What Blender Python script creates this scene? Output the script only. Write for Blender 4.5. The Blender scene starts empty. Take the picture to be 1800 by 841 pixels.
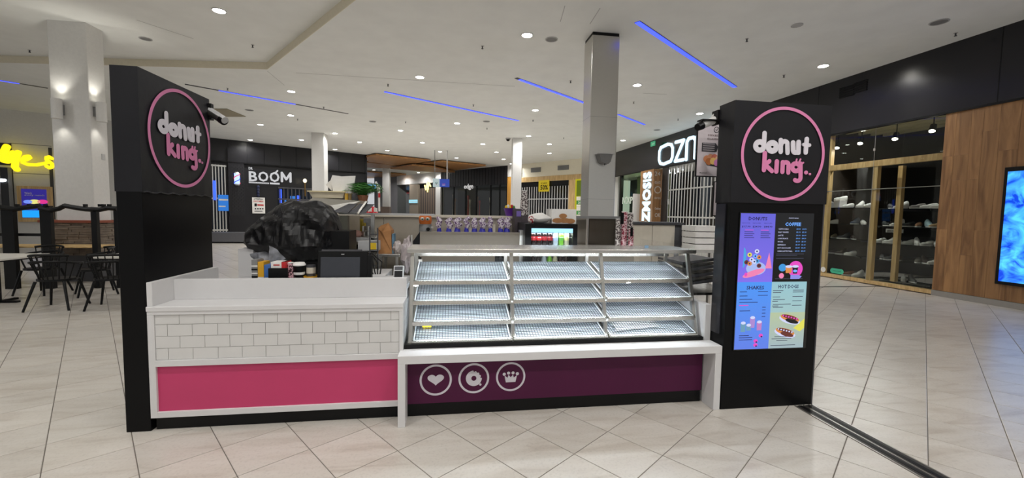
import bpy, bmesh, math, random
import numpy as np
from mathutils import Vector, Matrix, noise as mnoise
random.seed(7)
SC = bpy.context.scene
COL = SC.collection
# ---------------------------------------------------------------- camera
CF, PIT, ROL, YAW, CH = 729.322, 0.0637872, 0.0165843, 0.1446578, 1.6
_fw = np.array([math.sin(YAW)*math.cos(PIT), math.cos(YAW)*math.cos(PIT), -math.sin(PIT)])
_r0 = np.array([math.cos(YAW), -math.sin(YAW), 0.0]); _u0 = np.cross(_r0, _fw)
_r = _r0*math.cos(ROL)+_u0*math.sin(ROL); _u = _u0*math.cos(ROL)-_r0*math.sin(ROL)
cam_d = bpy.data.cameras.new('camera'); cam = bpy.data.objects.new('camera', cam_d); COL.objects.link(cam)
cam_d.sensor_width = 36; cam_d.lens = CF/1800*36; cam_d.clip_start = .05; cam_d.clip_end = 200
cam.matrix_world = Matrix(((_r[0], _u[0], -_fw[0], 0), (_r[1], _u[1], -_fw[1], 0), (_r[2], _u[2], -_fw[2], CH), (0, 0, 0, 1)))
SC.camera = cam
# ---------------------------------------------------------------- world, exposure
W = bpy.data.worlds.new('world'); SC.world = W; W.use_nodes = True
W.node_tree.nodes['Background'].inputs[0].default_value = (.95, .97, 1, 1)
W.node_tree.nodes['Background'].inputs[1].default_value = .55
SC.view_settings.view_transform = 'Standard'; SC.view_settings.look = 'None'
SC.cycles.transparent_max_bounces = 40; SC.cycles.max_bounces = 8
SC.view_settings.exposure = 0.06; SC.view_settings.gamma = 1.0; SC.view_settings.use_curve_mapping = False
LAMP_W = 23.0
# ---------------------------------------------------------------- measuring: survey of the photograph onto real planes
def ray(x, y): return _fw*CF+_r*(x-900)-_u*(y-420.5)
def aY(x, y, Y): d = ray(x, y); q = d*(Y/d[1]); q[2] += CH; return q
def aX(x, y, X): d = ray(x, y); q = d*(X/d[0]); q[2] += CH; return q
def aZ(x, y, Z): d = ray(x, y); q = d*((Z-CH)/d[2]); q[2] = Z; return q
# ---------------------------------------------------------------- materials
MT = {}
def s2l(c):
    return tuple((v/255/12.92 if v/255 <= .04045 else ((v/255+.055)/1.055)**2.4) for v in c)
def mat(name, rgb=(200, 200, 200), rough=.5, metal=0., var=0., scale=20., bump=0., emit=None, es=1., coat=0., stretch=None, spec=.5):
    if name in MT: return MT[name]
    m = bpy.data.materials.new(name); m.use_nodes = True; nt = m.node_tree; b = nt.nodes['Principled BSDF']
    c = s2l(rgb)+(1,)
    b.inputs['Base Color'].default_value = c; b.inputs['Roughness'].default_value = rough; b.inputs['Metallic'].default_value = metal
    b.inputs['Specular IOR Level'].default_value = spec
    if coat: b.inputs['Coat Weight'].default_value = coat
    tc = nt.nodes.new('ShaderNodeTexCoord'); mp = nt.nodes.new('ShaderNodeMapping'); nt.links.new(tc.outputs['Object'], mp.inputs[0])
    if stretch: mp.inputs['Scale'].default_value = stretch
    nz = nt.nodes.new('ShaderNodeTexNoise'); nz.inputs['Scale'].default_value = scale; nz.inputs['Detail'].default_value = 4
    nt.links.new(mp.outputs[0], nz.inputs['Vector'])
    v = var if var else .03
    mr = nt.nodes.new('ShaderNodeMapRange'); mr.inputs['From Min'].default_value = .3; mr.inputs['From Max'].default_value = .7
    mr.inputs['To Min'].default_value = 1-v; mr.inputs['To Max'].default_value = 1+v; nt.links.new(nz.outputs[0], mr.inputs[0])
    mx = nt.nodes.new('ShaderNodeVectorMath'); mx.operation = 'SCALE'; mx.inputs[0].default_value = c[:3]; nt.links.new(mr.outputs[0], mx.inputs['Scale'])
    nt.links.new(mx.outputs[0], b.inputs['Base Color'])
    if bump:
        bp = nt.nodes.new('ShaderNodeBump'); bp.inputs['Strength'].default_value = bump; bp.inputs['Distance'].default_value = .01
        nt.links.new(nz.outputs[0], bp.inputs['Height']); nt.links.new(bp.outputs[0], b.inputs['Normal'])
    if emit is not None:
        b.inputs['Emission Color'].default_value = s2l(emit)+(1,); b.inputs['Emission Strength'].default_value = es
    MT[name] = m; return m
def glow(name, rgb, es): return mat(name, (10, 10, 10) if es < 3 else (200, 200, 200), .4, emit=rgb, es=es)
def glass(name, tint=(1, 1, 1), ior=1.45):
    if name in MT: return MT[name]
    m = bpy.data.materials.new(name); m.use_nodes = True; nt = m.node_tree; nt.nodes.remove(nt.nodes['Principled BSDF'])
    o = nt.nodes['Material Output']; t = nt.nodes.new('ShaderNodeBsdfTransparent'); t.inputs[0].default_value = tint+(1,)
    g = nt.nodes.new('ShaderNodeBsdfGlossy'); g.inputs['Roughness'].default_value = .0; fr = nt.nodes.new('ShaderNodeFresnel'); fr.inputs[0].default_value = ior
    mx = nt.nodes.new('ShaderNodeMixShader'); ge = nt.nodes.new('ShaderNodeNewGeometry'); ff = nt.nodes.new('ShaderNodeMath'); ff.operation = 'SUBTRACT'; ff.inputs[0].default_value = 1; nt.links.new(ge.outputs['Backfacing'], ff.inputs[1])
    mu = nt.nodes.new('ShaderNodeMath'); mu.operation = 'MULTIPLY'; nt.links.new(fr.outputs[0], mu.inputs[0]); nt.links.new(ff.outputs[0], mu.inputs[1]); nt.links.new(mu.outputs[0], mx.inputs[0]); nt.links.new(t.outputs[0], mx.inputs[1]); nt.links.new(g.outputs[0], mx.inputs[2])
    nt.links.new(mx.outputs[0], o.inputs[0]); MT[name] = m; return m
def mat_floor():
    m = mat('floor_tile', (205, 199, 189), .3, scale=3.0, spec=.5)
    nt = m.node_tree; b = nt.nodes['Principled BSDF']
    oi = nt.nodes.new('ShaderNodeObjectInfo'); ge = nt.nodes.new('ShaderNodeNewGeometry')
    ad = nt.nodes.new('ShaderNodeMath'); ad.operation = 'ADD'; nt.links.new(oi.outputs['Random'], ad.inputs[0]); nt.links.new(ge.outputs['Random Per Island'], ad.inputs[1])
    fr = nt.nodes.new('ShaderNodeMath'); fr.operation = 'FRACT'; nt.links.new(ad.outputs[0], fr.inputs[0])
    # veined limestone: warped streaks, offset per tile
    cb = nt.nodes.new('ShaderNodeCombineXYZ'); mu = nt.nodes.new('ShaderNodeMath'); mu.operation = 'MULTIPLY'; mu.inputs[1].default_value = 40; nt.links.new(fr.outputs[0], mu.inputs[0]); nt.links.new(mu.outputs[0], cb.inputs[2])
    va = nt.nodes.new('ShaderNodeVectorMath'); va.operation = 'ADD'; nt.links.new(ge.outputs['Position'], va.inputs[0]); nt.links.new(cb.outputs[0], va.inputs[1])
    mp = nt.nodes.new('ShaderNodeMapping'); mp.inputs['Rotation'].default_value = (0, 0, math.radians(-10)); mp.inputs['Scale'].default_value = (1.2, 5.5, 1); nt.links.new(va.outputs[0], mp.inputs[0])
    n1 = nt.nodes.new('ShaderNodeTexNoise'); n1.inputs['Scale'].default_value = 1.6; n1.inputs['Detail'].default_value = 7; n1.inputs['Distortion'].default_value = .6; nt.links.new(mp.outputs[0], n1.inputs['Vector'])
    n2 = nt.nodes.new('ShaderNodeTexNoise'); n2.inputs['Scale'].default_value = 60; n2.inputs['Detail'].default_value = 3; nt.links.new(va.outputs[0], n2.inputs['Vector'])
    r1 = nt.nodes.new('ShaderNodeValToRGB'); e = r1.color_ramp.elements
    e[0].position = .3; e[0].color = s2l((176, 168, 158))+(1,); e[1].position = .62; e[1].color = s2l((196, 191, 183))+(1,)
    k = r1.color_ramp.elements.new(.45); k.color = s2l((190, 184, 175))+(1,)
    nt.links.new(n1.outputs[0], r1.inputs[0])
    m1 = nt.nodes.new('ShaderNodeMapRange'); m1.inputs['From Min'].default_value = .3; m1.inputs['From Max'].default_value = .5; m1.inputs['To Min'].default_value = .9; m1.inputs['To Max'].default_value = 1; nt.links.new(n2.outputs[0], m1.inputs[0])
    m2 = nt.nodes.new('ShaderNodeMapRange'); m2.inputs['To Min'].default_value = .93; m2.inputs['To Max'].default_value = 1.03; nt.links.new(fr.outputs[0], m2.inputs[0])
    mm = nt.nodes.new('ShaderNodeMath'); mm.operation = 'MULTIPLY'; nt.links.new(m1.outputs[0], mm.inputs[0]); nt.links.new(m2.outputs[0], mm.inputs[1])
    sc = nt.nodes.new('ShaderNodeVectorMath'); sc.operation = 'SCALE'; nt.links.new(r1.outputs[0], sc.inputs[0]); nt.links.new(mm.outputs[0], sc.inputs['Scale'])
    nt.links.new(sc.outputs[0], b.inputs['Base Color'])
    return m
def mat_wood(name, a, c, scale=1.0, axis='z', rough=.5):
    if name in MT: return MT[name]
    m = mat(name, a, rough, scale=scale); nt = m.node_tree; b = nt.nodes['Principled BSDF']
    ge = nt.nodes.new('ShaderNodeNewGeometry'); oi = nt.nodes.new('ShaderNodeObjectInfo')
    mu = nt.nodes.new('ShaderNodeVectorMath'); mu.operation = 'SCALE'; mu.inputs[0].default_value = (17, 31, 23); nt.links.new(oi.outputs['Random'], mu.inputs['Scale'])
    va = nt.nodes.new('ShaderNodeVectorMath'); va.operation = 'ADD'; nt.links.new(ge.outputs['Position'], va.inputs[0]); nt.links.new(mu.outputs[0], va.inputs[1])
    mp = nt.nodes.new('ShaderNodeMapping'); mp.inputs['Scale'].default_value = (6, 6, .6) if axis == 'z' else (1, 6, 6); nt.links.new(va.outputs[0], mp.inputs[0])
    n1 = nt.nodes.new('ShaderNodeTexNoise'); n1.inputs['Scale'].default_value = scale; n1.inputs['Detail'].default_value = 8; n1.inputs['Distortion'].default_value = 1.2; nt.links.new(mp.outputs[0], n1.inputs['Vector'])
    r1 = nt.nodes.new('ShaderNodeValToRGB'); e = r1.color_ramp.elements; e[0].position = .33; e[0].color = s2l(a)+(1,); e[1].position = .66; e[1].color = s2l(c)+(1,)
    nt.links.new(n1.outputs[0], r1.inputs[0])
    mr = nt.nodes.new('ShaderNodeMapRange'); mr.inputs['To Min'].default_value = .88; mr.inputs['To Max'].default_value = 1.08; nt.links.new(oi.outputs['Random'], mr.inputs[0])
    sc = nt.nodes.new('ShaderNodeVectorMath'); sc.operation = 'SCALE'; nt.links.new(r1.outputs[0], sc.inputs[0]); nt.links.new(mr.outputs[0], sc.inputs['Scale'])
    nt.links.new(sc.outputs[0], b.inputs['Base Color'])
    return m
M_floor = mat_floor()
M_grout = mat('grout', (104, 98, 90), .8)
M_ceil = mat('ceiling_paint', (240, 242, 240), .7, scale=2)
M_fasc = mat('fascia_cream', (222, 214, 192), .6)
M_white = mat('white_laminate', (210, 209, 209), .4, var=.01)
M_wtile = mat('white_wall_tile', (208, 207, 205), .3, var=.02, scale=6)
M_grt2 = mat('tile_grout', (160, 157, 153), .7)
M_pink = mat('pink_panel', (190, 56, 102), .55, var=.03, scale=3)
M_purp = mat('purple_panel', (82, 20, 62), .55, var=.04, scale=3, spec=.3)
M_black = mat('black_laminate', (9, 9, 10), .4, var=.1, scale=4, spec=.15)
M_vinyl = mat('black_vinyl', (18, 18, 23), .45, var=.1, scale=7, bump=.25, spec=.35)
M_blk = mat('black_plastic', (9, 9, 10), .45, spec=.25)
M_blkw = mat('black_wall', (20, 20, 26), .22, var=.1, scale=2)
M_steel = mat('brushed_steel', (196, 194, 188), .3, 1.0, var=.05, scale=12, stretch=(1, 1, 30))
M_steelh = mat('brushed_steel_level', (200, 198, 192), .27, 1.0, var=.05, scale=12, stretch=(1, 30, 1))
M_alu = mat('satin_aluminium', (206, 206, 202), .45, .4)
M_taupe = mat('taupe_laminate', (138, 130, 118), .5, var=.03)
M_taupel = mat('pale_taupe_laminate', (176, 168, 154), .35, .35)
M_cream = mat('cream_laminate', (208, 200, 184), .5)
M_wpaint = mat('white_paint', (216, 215, 212), .6)
M_gret = mat('dark_grey', (62, 62, 66), .5)
M_gry = mat('mid_grey', (128, 128, 128), .5)
M_lgry = mat('light_grey', (186, 186, 186), .5)
M_paper = mat('white_paper', (232, 230, 226), .7)
M_pinkw = mat('pale_pink_print', (208, 198, 202), .5)
M_logow = mat('logo_white', (222, 218, 226), .5)
M_logop = mat('logo_pink', (222, 132, 178), .5)
M_glass = glass('clear_glass')
M_glassd = glass('shop_glass', (.92, .94, .92), 1.5)
M_oak = mat_wood('oak', (122, 86, 52), (172, 128, 82), 1.3)
M_pine = mat_wood('pale_timber', (186, 152, 98), (224, 192, 138), 2)
M_raft = mat_wood('ceiling_timber', (150, 106, 60), (196, 144, 88), 2, 'x')
M_yel = mat('yellow', (226, 190, 40), .5)
M_blue = mat('royal_blue', (38, 40, 170), .4)
M_red = mat('red', (190, 30, 36), .5)
M_kraft = mat('kraft_paper', (172, 122, 76), .8, var=.1)
M_green = mat('leaf_green', (70, 130, 56), .5, var=.3)
# ---------------------------------------------------------------- mesh builder
class B:
    def __init__(s): s.v = []; s.f = []; s.q = 0
    def add(s, vs, fs, M=None):
        o = len(s.v)
        for p in vs:
            p = Vector(p)
            if M is not None: p = M @ p
            s.v.append(tuple(p))
        s.f += [tuple(i+o for i in f) for f in fs]; return s
    def box(s, x0, x1, y0, y1, z0, z1, M=None):
        x0, x1 = min(x0, x1), max(x0, x1); y0, y1 = min(y0, y1), max(y0, y1); z0, z1 = min(z0, z1), max(z0, z1)
        return s.add([(x0, y0, z0), (x1, y0, z0), (x1, y1, z0), (x0, y1, z0), (x0, y0, z1), (x1, y0, z1), (x1, y1, z1), (x0, y1, z1)],
                     [(0, 3, 2, 1), (4, 5, 6, 7), (0, 1, 5, 4), (1, 2, 6, 5), (2, 3, 7, 6), (3, 0, 4, 7)], M)
    def hexa(s, a, b):   # a,b: two matching quads
        return s.add(list(a)+list(b), [(3, 2, 1, 0), (4, 5, 6, 7), (0, 1, 5, 4), (1, 2, 6, 5), (2, 3, 7, 6), (3, 0, 4, 7)])
    def cyl(s, p0, p1, r0, r1=None, n=12, M=None):
        r1 = r0 if r1 is None else r1; p0 = Vector(p0); p1 = Vector(p1); d = (p1-p0).normalized()
        a = d.orthogonal().normalized(); b = d.cross(a)
        vs = [p0+(a*math.cos(t)+b*math.sin(t))*r0 for t in [2*math.pi*i/n for i in range(n)]]+[p1+(a*math.cos(t)+b*math.sin(t))*r1 for t in [2*math.pi*i/n for i in range(n)]]
        return s.add(vs, [(i, (i+1) % n, n+(i+1) % n, n+i) for i in range(n)]+[tuple(range(n-1, -1, -1)), tuple(range(n, 2*n))], M)
    def tube(s, pts, r, n=8, M=None):
        pts = [Vector(p) for p in pts]; N = len(pts); vs = []; a = None
        for i, p in enumerate(pts):
            d = (pts[min(i+1, N-1)]-pts[max(i-1, 0)]).normalized()
            a = d.orthogonal().normalized() if a is None else (a-d*a.dot(d)).normalized()
            b = d.cross(a); rr = r[i] if isinstance(r, (list, tuple)) else r
            vs += [p+(a*math.cos(2*math.pi*k/n)+b*math.sin(2*math.pi*k/n))*rr for k in range(n)]
        fs = [(i*n+k, i*n+(k+1) % n, (i+1)*n+(k+1) % n, (i+1)*n+k) for i in range(N-1) for k in range(n)]
        fs += [tuple(range(n-1, -1, -1)), tuple((N-1)*n+k for k in range(n))]
        return s.add(vs, fs, M)
    def lathe(s, prof, c=(0, 0, 0), n=16, M=None, axis='z'):
        vs = []
        for r, z in prof:
            for k in range(n):
                t = 2*math.pi*k/n; x, y = r*math.cos(t), r*math.sin(t)
                vs.append((c[0]+x, c[1]+y, c[2]+z) if axis == 'z' else (c[0]+x, c[1]+z, c[2]+y))
        N = len(prof)
        fs = [(i*n+k, i*n+(k+1) % n, (i+1)*n+(k+1) % n, (i+1)*n+k) for i in range(N-1) for k in range(n)]
        fs += [tuple(range(n-1, -1, -1)), tuple((N-1)*n+k for k in range(n))]
        return s.add(vs, fs, M)
    def ell(s, c, rx, ry, rz, n=12, m=8, M=None):
        prof = [(math.sin(math.pi*i/m), -math.cos(math.pi*i/m)) for i in range(m+1)]
        prof[0] = (.001, -1); prof[-1] = (.001, 1)
        T = Matrix.Translation(c) @ Matrix.Diagonal((rx, ry, rz, 1))
        return s.lathe(prof, n=n, M=(M @ T if M is not None else T))
    def prism(s, pts, h, M=None):   # polygon in xy extruded from z=0 to z=h
        n = len(pts)
        return s.add([(x, y, 0) for x, y in pts]+[(x, y, h) for x, y in pts], [tuple(range(n-1, -1, -1)), tuple(range(n, 2*n))]+[(i, (i+1) % n, n+(i+1) % n, n+i) for i in range(n)], M)
    def ring(s, c, r, R, h, M=None, n=64):
        vs = []
        for rr, z in ((r, 0), (R, 0), (R, h), (r, h)):
            vs += [(c[0]+rr*math.cos(2*math.pi*k/n), c[1]+rr*math.sin(2*math.pi*k/n), z) for k in range(n)]
        fs = []
        for i in range(4):
            j = (i+1) % 4
            fs += [(i*n+k, i*n+(k+1) % n, j*n+(k+1) % n, j*n+k) for k in range(n)]
        return s.add(vs, fs, M)
    def stroke(s, pts, w, h, M=None):   # round-capped flat stroke in xy
        for (x, y) in pts:
            s.q += 1; s.prism([(x+w/2*math.cos(t), y+w/2*math.sin(t)) for t in [2*math.pi*k/18 for k in range(18)]], h+s.q*.00003, M)
        for (a, b), (c, d) in zip(pts, pts[1:]):
            L = math.hypot(c-a, d-b)
            if L < 1e-6: continue
            s.q += 1; nx, ny = -(d-b)/L*w/2, (c-a)/L*w/2
            s.prism([(a-nx, b-ny), (c-nx, d-ny), (c+nx, d+ny), (a+nx, b+ny)], h+s.q*.00003, M)
        return s
SRC = {}
def worg(o):
    v = Vector((0, 0, 0))
    while o is not None: v += Vector(o.location); o = o.parent
    return v
def obj(name, b, m, parent=None, bevel=0., smooth=False, label=None, cat=None, group=None, kind=None, local=False):
    me = bpy.data.meshes.new(name); vs = b.v
    loc = Vector((0, 0, 0))
    if parent is not None:
        if not local:
            w = worg(parent); vs = [(x-w.x, y-w.y, z-w.z) for x, y, z in vs]
    elif kind != 'structure' and vs and not local:
        a = np.array(vs); lo, hi = a.min(0), a.max(0); loc = Vector(((lo[0]+hi[0])/2, (lo[1]+hi[1])/2, lo[2])); vs = [(x-loc.x, y-loc.y, z-loc.z) for x, y, z in vs]
    me.from_pydata(vs, [], b.f); me.update()
    if smooth: me.polygons.foreach_set('use_smooth', [True]*len(me.polygons)); me.set_sharp_from_angle(angle=math.radians(40)) if hasattr(me, 'set_sharp_from_angle') else None
    me.materials.append(m)
    o = bpy.data.objects.new(name, me); COL.objects.link(o); o.location = loc
    if parent is not None: o.parent = parent
    if bevel:
        md = o.modifiers.new('bevel', 'BEVEL'); md.width = bevel; md.segments = 2; md.limit_method = 'ANGLE'
    if label: o['label'] = label
    if cat: o['category'] = cat
    if group: o['group'] = group
    if kind: o['kind'] = kind
    return o
def thing(name, label, cat, loc=(0, 0, 0), group=None, rz=0):
    o = bpy.data.objects.new(name, None); COL.objects.link(o); o.location = loc; o.rotation_euler = (0, 0, rz); o.empty_display_size = .1
    o['label'] = label; o['category'] = cat
    if group: o['group'] = group
    return o
def dup(root, loc, label=None, rz=None, group=None):
    def cp(o, par):
        c = o.copy(); COL.objects.link(c); c.parent = par
        for ch in list(o.children): cp(ch, c)
        return c
    r = cp(root, None); r.location = loc
    if rz is not None: r.rotation_euler = (0, 0, rz)
    if label: r['label'] = label
    if group: r['group'] = group
    return r
def struct(name, b, m, parent=None, bevel=0., label=None, smooth=False): return obj(name, b, m, parent, bevel, smooth, label=label, kind='structure' if parent is None else None)
def frameM(o, u, v):
    u = Vector(u).normalized(); v = Vector(v).normalized(); n = u.cross(v)
    return Matrix(((u.x, v.x, n.x, o[0]), (u.y, v.y, n.y, o[1]), (u.z, v.z, n.z, o[2]), (0, 0, 0, 1)))
def text(bld, s, w, h, M, depth=.002, bold=0., res=2, space=1.):
    """lettering fitted to w x h, lower left at the origin of M"""
    c = bpy.data.curves.new('t', 'FONT'); c.body = s; c.size = 1; c.offset = bold; c.resolution_u = res; c.space_character = space
    o = bpy.data.objects.new('t', c); me = o.to_mesh()
    if len(me.vertices):
        a = np.array([tuple(v.co) for v in me.vertices]); lo, hi = a.min(0), a.max(0)
        sx = w/(hi[0]-lo[0]); sy = h/(hi[1]-lo[1]) if h else sx
        n = len(a); vs = [((x-lo[0])*sx, (y-lo[1])*sy, depth) for x, y, z in a]
        bot = [(x, y, 0) for x, y, z in vs]
        fs = [tuple(p.vertices) for p in me.polygons]
        ed = {}
        for f in fs:
            for i in range(len(f)):
                e = (f[i], f[(i+1) % len(f)]); ed[e] = 1
        side = [(a_+n, b_+n, b_, a_) for (a_, b_) in ed if (b_, a_) not in ed]
        # make sure the faces look towards +z
        f0 = fs[0]; nn = (Vector(vs[f0[1]])-Vector(vs[f0[0]])).cross(Vector(vs[f0[2]])-Vector(vs[f0[1]])).z
        if nn < 0: fs = [tuple(reversed(f)) for f in fs]; side = [tuple(reversed(f)) for f in side]
        bld.add(vs+bot, fs+side, M)
    o.to_mesh_clear(); bpy.data.objects.remove(o); bpy.data.curves.remove(c)
    return bld
class Wall:
    """a vertical plane: s metres along it, z up, d metres out of it towards the camera"""
    def __init__(s, p0, p1):
        s.p = np.array([p0[0], p0[1], 0.]); d = np.array([p1[0]-p0[0], p1[1]-p0[1], 0.]); s.L = np.linalg.norm(d); s.u = d/s.L
        n = np.array([-s.u[1], s.u[0], 0.]); s.n = n if n@s.p < 0 else -n
        s.flip = np.cross(s.u, [0, 0, 1])@s.n < 0
    def px(s, x, y, d=0.):
        r = ray(x, y); p = s.p+s.n*d; t = (p@s.n)/(r@s.n); q = r*t; q[2] += CH
        return (q-s.p)@s.u, q[2]
    def w(s, a, z, d=0.): q = s.p+s.u*a+s.n*d; return (q[0], q[1], z)
    def box(s, b, a0, a1, z0, z1, d0, d1):
        A = [s.w(a0, z0, d0), s.w(a1, z0, d0), s.w(a1, z1, d0), s.w(a0, z1, d0)]; C = [s.w(a0, z0, d1), s.w(a1, z0, d1), s.w(a1, z1, d1), s.w(a0, z1, d1)]
        return b.hexa(A, C)
    def pbox(s, b, x0, y0, x1, y1, d0, d1, d=0.):     # photographed rectangle -> slab on the wall
        xm, ym = (x0+x1)/2, (y0+y1)/2
        a0 = s.px(x0, ym, d)[0]; a1 = s.px(x1, ym, d)[0]; z0 = s.px(xm, y1, d)[1]; z1 = s.px(xm, y0, d)[1]
        return s.box(b, a0, a1, z0, z1, d0, d1)
    def M(s, a, z, d=0.):   # frame whose x runs to the viewer's right
        u = s.u if not s.flip else -s.u
        return frameM(s.w(a, z, d), u, (0, 0, 1))
    def right(s): return 1 if not s.flip else -1
def ybox(b, x0, y0, x1, y1, Y, dep, back=False):
    """photographed rectangle -> box whose front face stands at depth Y"""
    xm, ym = (x0+x1)/2, (y0+y1)/2
    return b.box(aY(x0, ym, Y)[0], aY(x1, ym, Y)[0], Y, Y+dep, aY(xm, y1, Y)[2], aY(xm, y0, Y)[2])
H = 5.2      # ceiling height
# ================================================================ THE SETTING
# floor: stone tiles laid on the diagonal
t1, t2 = math.radians(37), math.radians(127.2)
n1 = np.array([-math.sin(t1), math.cos(t1)]); n2 = np.array([math.sin(t2), -math.cos(t2)])
S1, S2 = .4193, .4116; O1, O2 = -.111, .565
Nm = np.linalg.inv(np.array([n1, n2]))
def corner(i, j): return Nm @ np.array([O1+S1*i, O2+S2*j])
fb = B().box(-34, 14, -19, 46, -.06, -.004)
floor = struct('floor', fb, M_grout)
tile_me = None; cand = []
for i in range(-60, 110):
    for j in range(-90, 90):
        c = corner(i+.5, j+.5)
        if -26 < c[0] < 13 and -12 < c[1] < 30: cand.append((i, j, c))
def vis(c):
    d = np.array([c[0], c[1], -CH]); z = d@_fw
    if z < .5: return None
    x = 900+CF*(d@_r)/z; y = 420.5-CF*(d@_u)/z
    return (x, y) if -60 < x < 1860 and y < 930 else None
def hidden(c): return -2.1 < c[0] < 3.0 and 3.45 < c[1] < 5.6
near = sorted([q for q in cand if vis(q[2]) and not hidden(q[2])], key=lambda q: q[2][0]**2+q[2][1]**2)[:300]
ns = {(q[0], q[1]) for q in near}
g = .0028
def tile_geo(b, c, top=0., o=(0, 0)):
    co = [Nm @ np.array([a*(S1/2-g), e*(S2/2-g)]) for a, e in ((-1, -1), (1, -1), (1, 1), (-1, 1))]
    if np.cross(co[1]-co[0], co[2]-co[1]) < 0: co = co[::-1]
    k = .985
    b.add([(c[0]+p[0], c[1]+p[1], -.03) for p in co]+[(c[0]+p[0], c[1]+p[1], top-.0012) for p in co]+[(c[0]+p[0]*k, c[1]+p[1]*k, top) for p in co],
          [(0, 1, 5, 4), (1, 2, 6, 5), (2, 3, 7, 6), (3, 0, 4, 7), (4, 5, 9, 8), (5, 6, 10, 9), (6, 7, 11, 10), (7, 4, 8, 11), (8, 9, 10, 11)])
tb = B(); tile_geo(tb, (0, 0)); t0 = obj('floor_tile', tb, M_floor, floor, local=True)
for k, (i, j, c) in enumerate(near):
    o = t0 if k == 0 else t0.copy()
    if k: COL.objects.link(o)
    o.location = (c[0], c[1], 0)
rb = B()
for i, j, c in cand:
    if (i, j) not in ns: tile_geo(rb, c)
o = obj('distant_floor_tiles', rb, M_floor, floor); o['kind'] = 'stuff'
# steel expansion joint running from the right-hand totem towards the camera
tr = B().box(2.885, 3.065, -2, 3.04, -.01, .003)
trk = struct('trim_1', tr, mat('joint_cover', (66, 62, 60), .4, .6), bevel=.001)
for k, (a, w_, m_) in enumerate(((2.885, .012, M_steel), (2.925, .03, M_blk), (2.968, .01, M_steel), (3.0, .03, M_blk), (3.052, .012, M_steel))):
    struct('joint_rail', B().box(a, a+w_, -2, 3.04, .003, .006 if m_ is M_steel else .0045), m_, trk)
a, c = aZ(1440, 505, 0), aZ(1562, 505, 0)
struct('trim_2', B().box(5.5, c[0], a[1]-.03, a[1]+.03, -.01, .003), M_blk)
# ceiling: lower soffit, raised bay at the near left, cream fascia between
C0 = aZ(470, 122, H); CA = aZ(0, 110, H); CB = aZ(625, 0, H)
dA = (C0-CA)/np.linalg.norm(C0-CA); dB = (CB-C0)/np.linalg.norm(CB-C0)
PA = C0-dA*24; PB = C0+dB*38.5
HR = aY(470, 110, C0[1])[2]
low = [(PA[0], PA[1]), (C0[0], C0[1]), (PB[0], PB[1]), (14, 48), (-34, 48)]
cb_ = B().prism(low, .5, Matrix.Translation((0, 0, H)))
ceiling = struct('ceiling', cb_, M_ceil)
struct('raised_bay', B().prism([(PA[0]-1, PA[1]+.3), (C0[0]+.3, C0[1]+.3), (PB[0]+.3, PB[1]), (-34, PB[1])], .1, Matrix.Translation((0, 0, HR))), M_ceil, ceiling)
fs_ = B()
for P, Q in ((PA, C0), (C0, PB)):
    d = (Q-P)/np.linalg.norm(Q-P); n = np.array([-d[1], d[0], 0]);  n = n if n@(-P) > 0 else -n
    fs_.hexa([(P[0], P[1], H-.004), (Q[0], Q[1], H-.004), (Q[0], Q[1], HR+.01), (P[0], P[1], HR+.01)], [(P+n*.012)[:2].tolist()+[H-.004], (Q+n*.012)[:2].tolist()+[H-.004], (Q+n*.012)[:2].tolist()+[HR+.01], (P+n*.012)[:2].tolist()+[HR+.01]])
struct('trim_3', fs_, M_fasc)
# plaster joint lines and access hatch drawn as shallow recessed beads on the ceiling
lines = [((985, 38), (993, 10)), ((1037, 42), (1055, 14)), ((470, 125), (500, 150)), ((520, 128), (905, 152)), ((1130, 164), (1172, 166)), ((240, 35), (340, 68))]
for (a, b_) in lines:
    Z = HR if a[0] < 300 else H
    P, Q = aZ(*a, Z), aZ(*b_, Z); d = (Q-P)/np.linalg.norm(Q-P); n = np.array([-d[1], d[0], 0])*.006
    struct('ceiling_joint', B().hexa([tuple(P-n), tuple(Q-n), tuple(Q+n), tuple(P+n)], [tuple(v-np.array([0, 0, .004])) for v in (P-n, Q-n, Q+n, P+n)]), M_lgry, ceiling)
# ---------------------------------------------------------------- recessed downlights
LB = {}
def lamp_geo():
    r = thing('downlight', 'x', 'downlight', (0, 0, 0), 'round recessed downlights in the white ceiling')
    obj('trim_ring', B().ring((0, 0), .105, .125, .012, Matrix.Translation((0, 0, -.012)), 32), M_wpaint, r, local=True)
    obj('diffuser', B().cyl((0, 0, -.008), (0, 0, .0), .105, n=24), glow('downlight_diffuser', (255, 250, 240), 45), r, local=True)
    return r
proto = None
LD = bpy.data.lights.new('downlight_lamp', 'AREA'); LD.shape = 'DISK'; LD.size = .19; LD.energy = LAMP_W; LD.color = (1, .98, .96); LD.spread = math.radians(150)
def downlight(P, label):
    global proto
    if proto is None: proto = r = lamp_geo()
    else: r = dup(proto, (0, 0, 0))
    r.location = tuple(P); r['label'] = label
    l = bpy.data.objects.new('lamp', LD); COL.objects.link(l); l.parent = r; l.location = (0, 0, -.014)
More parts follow.
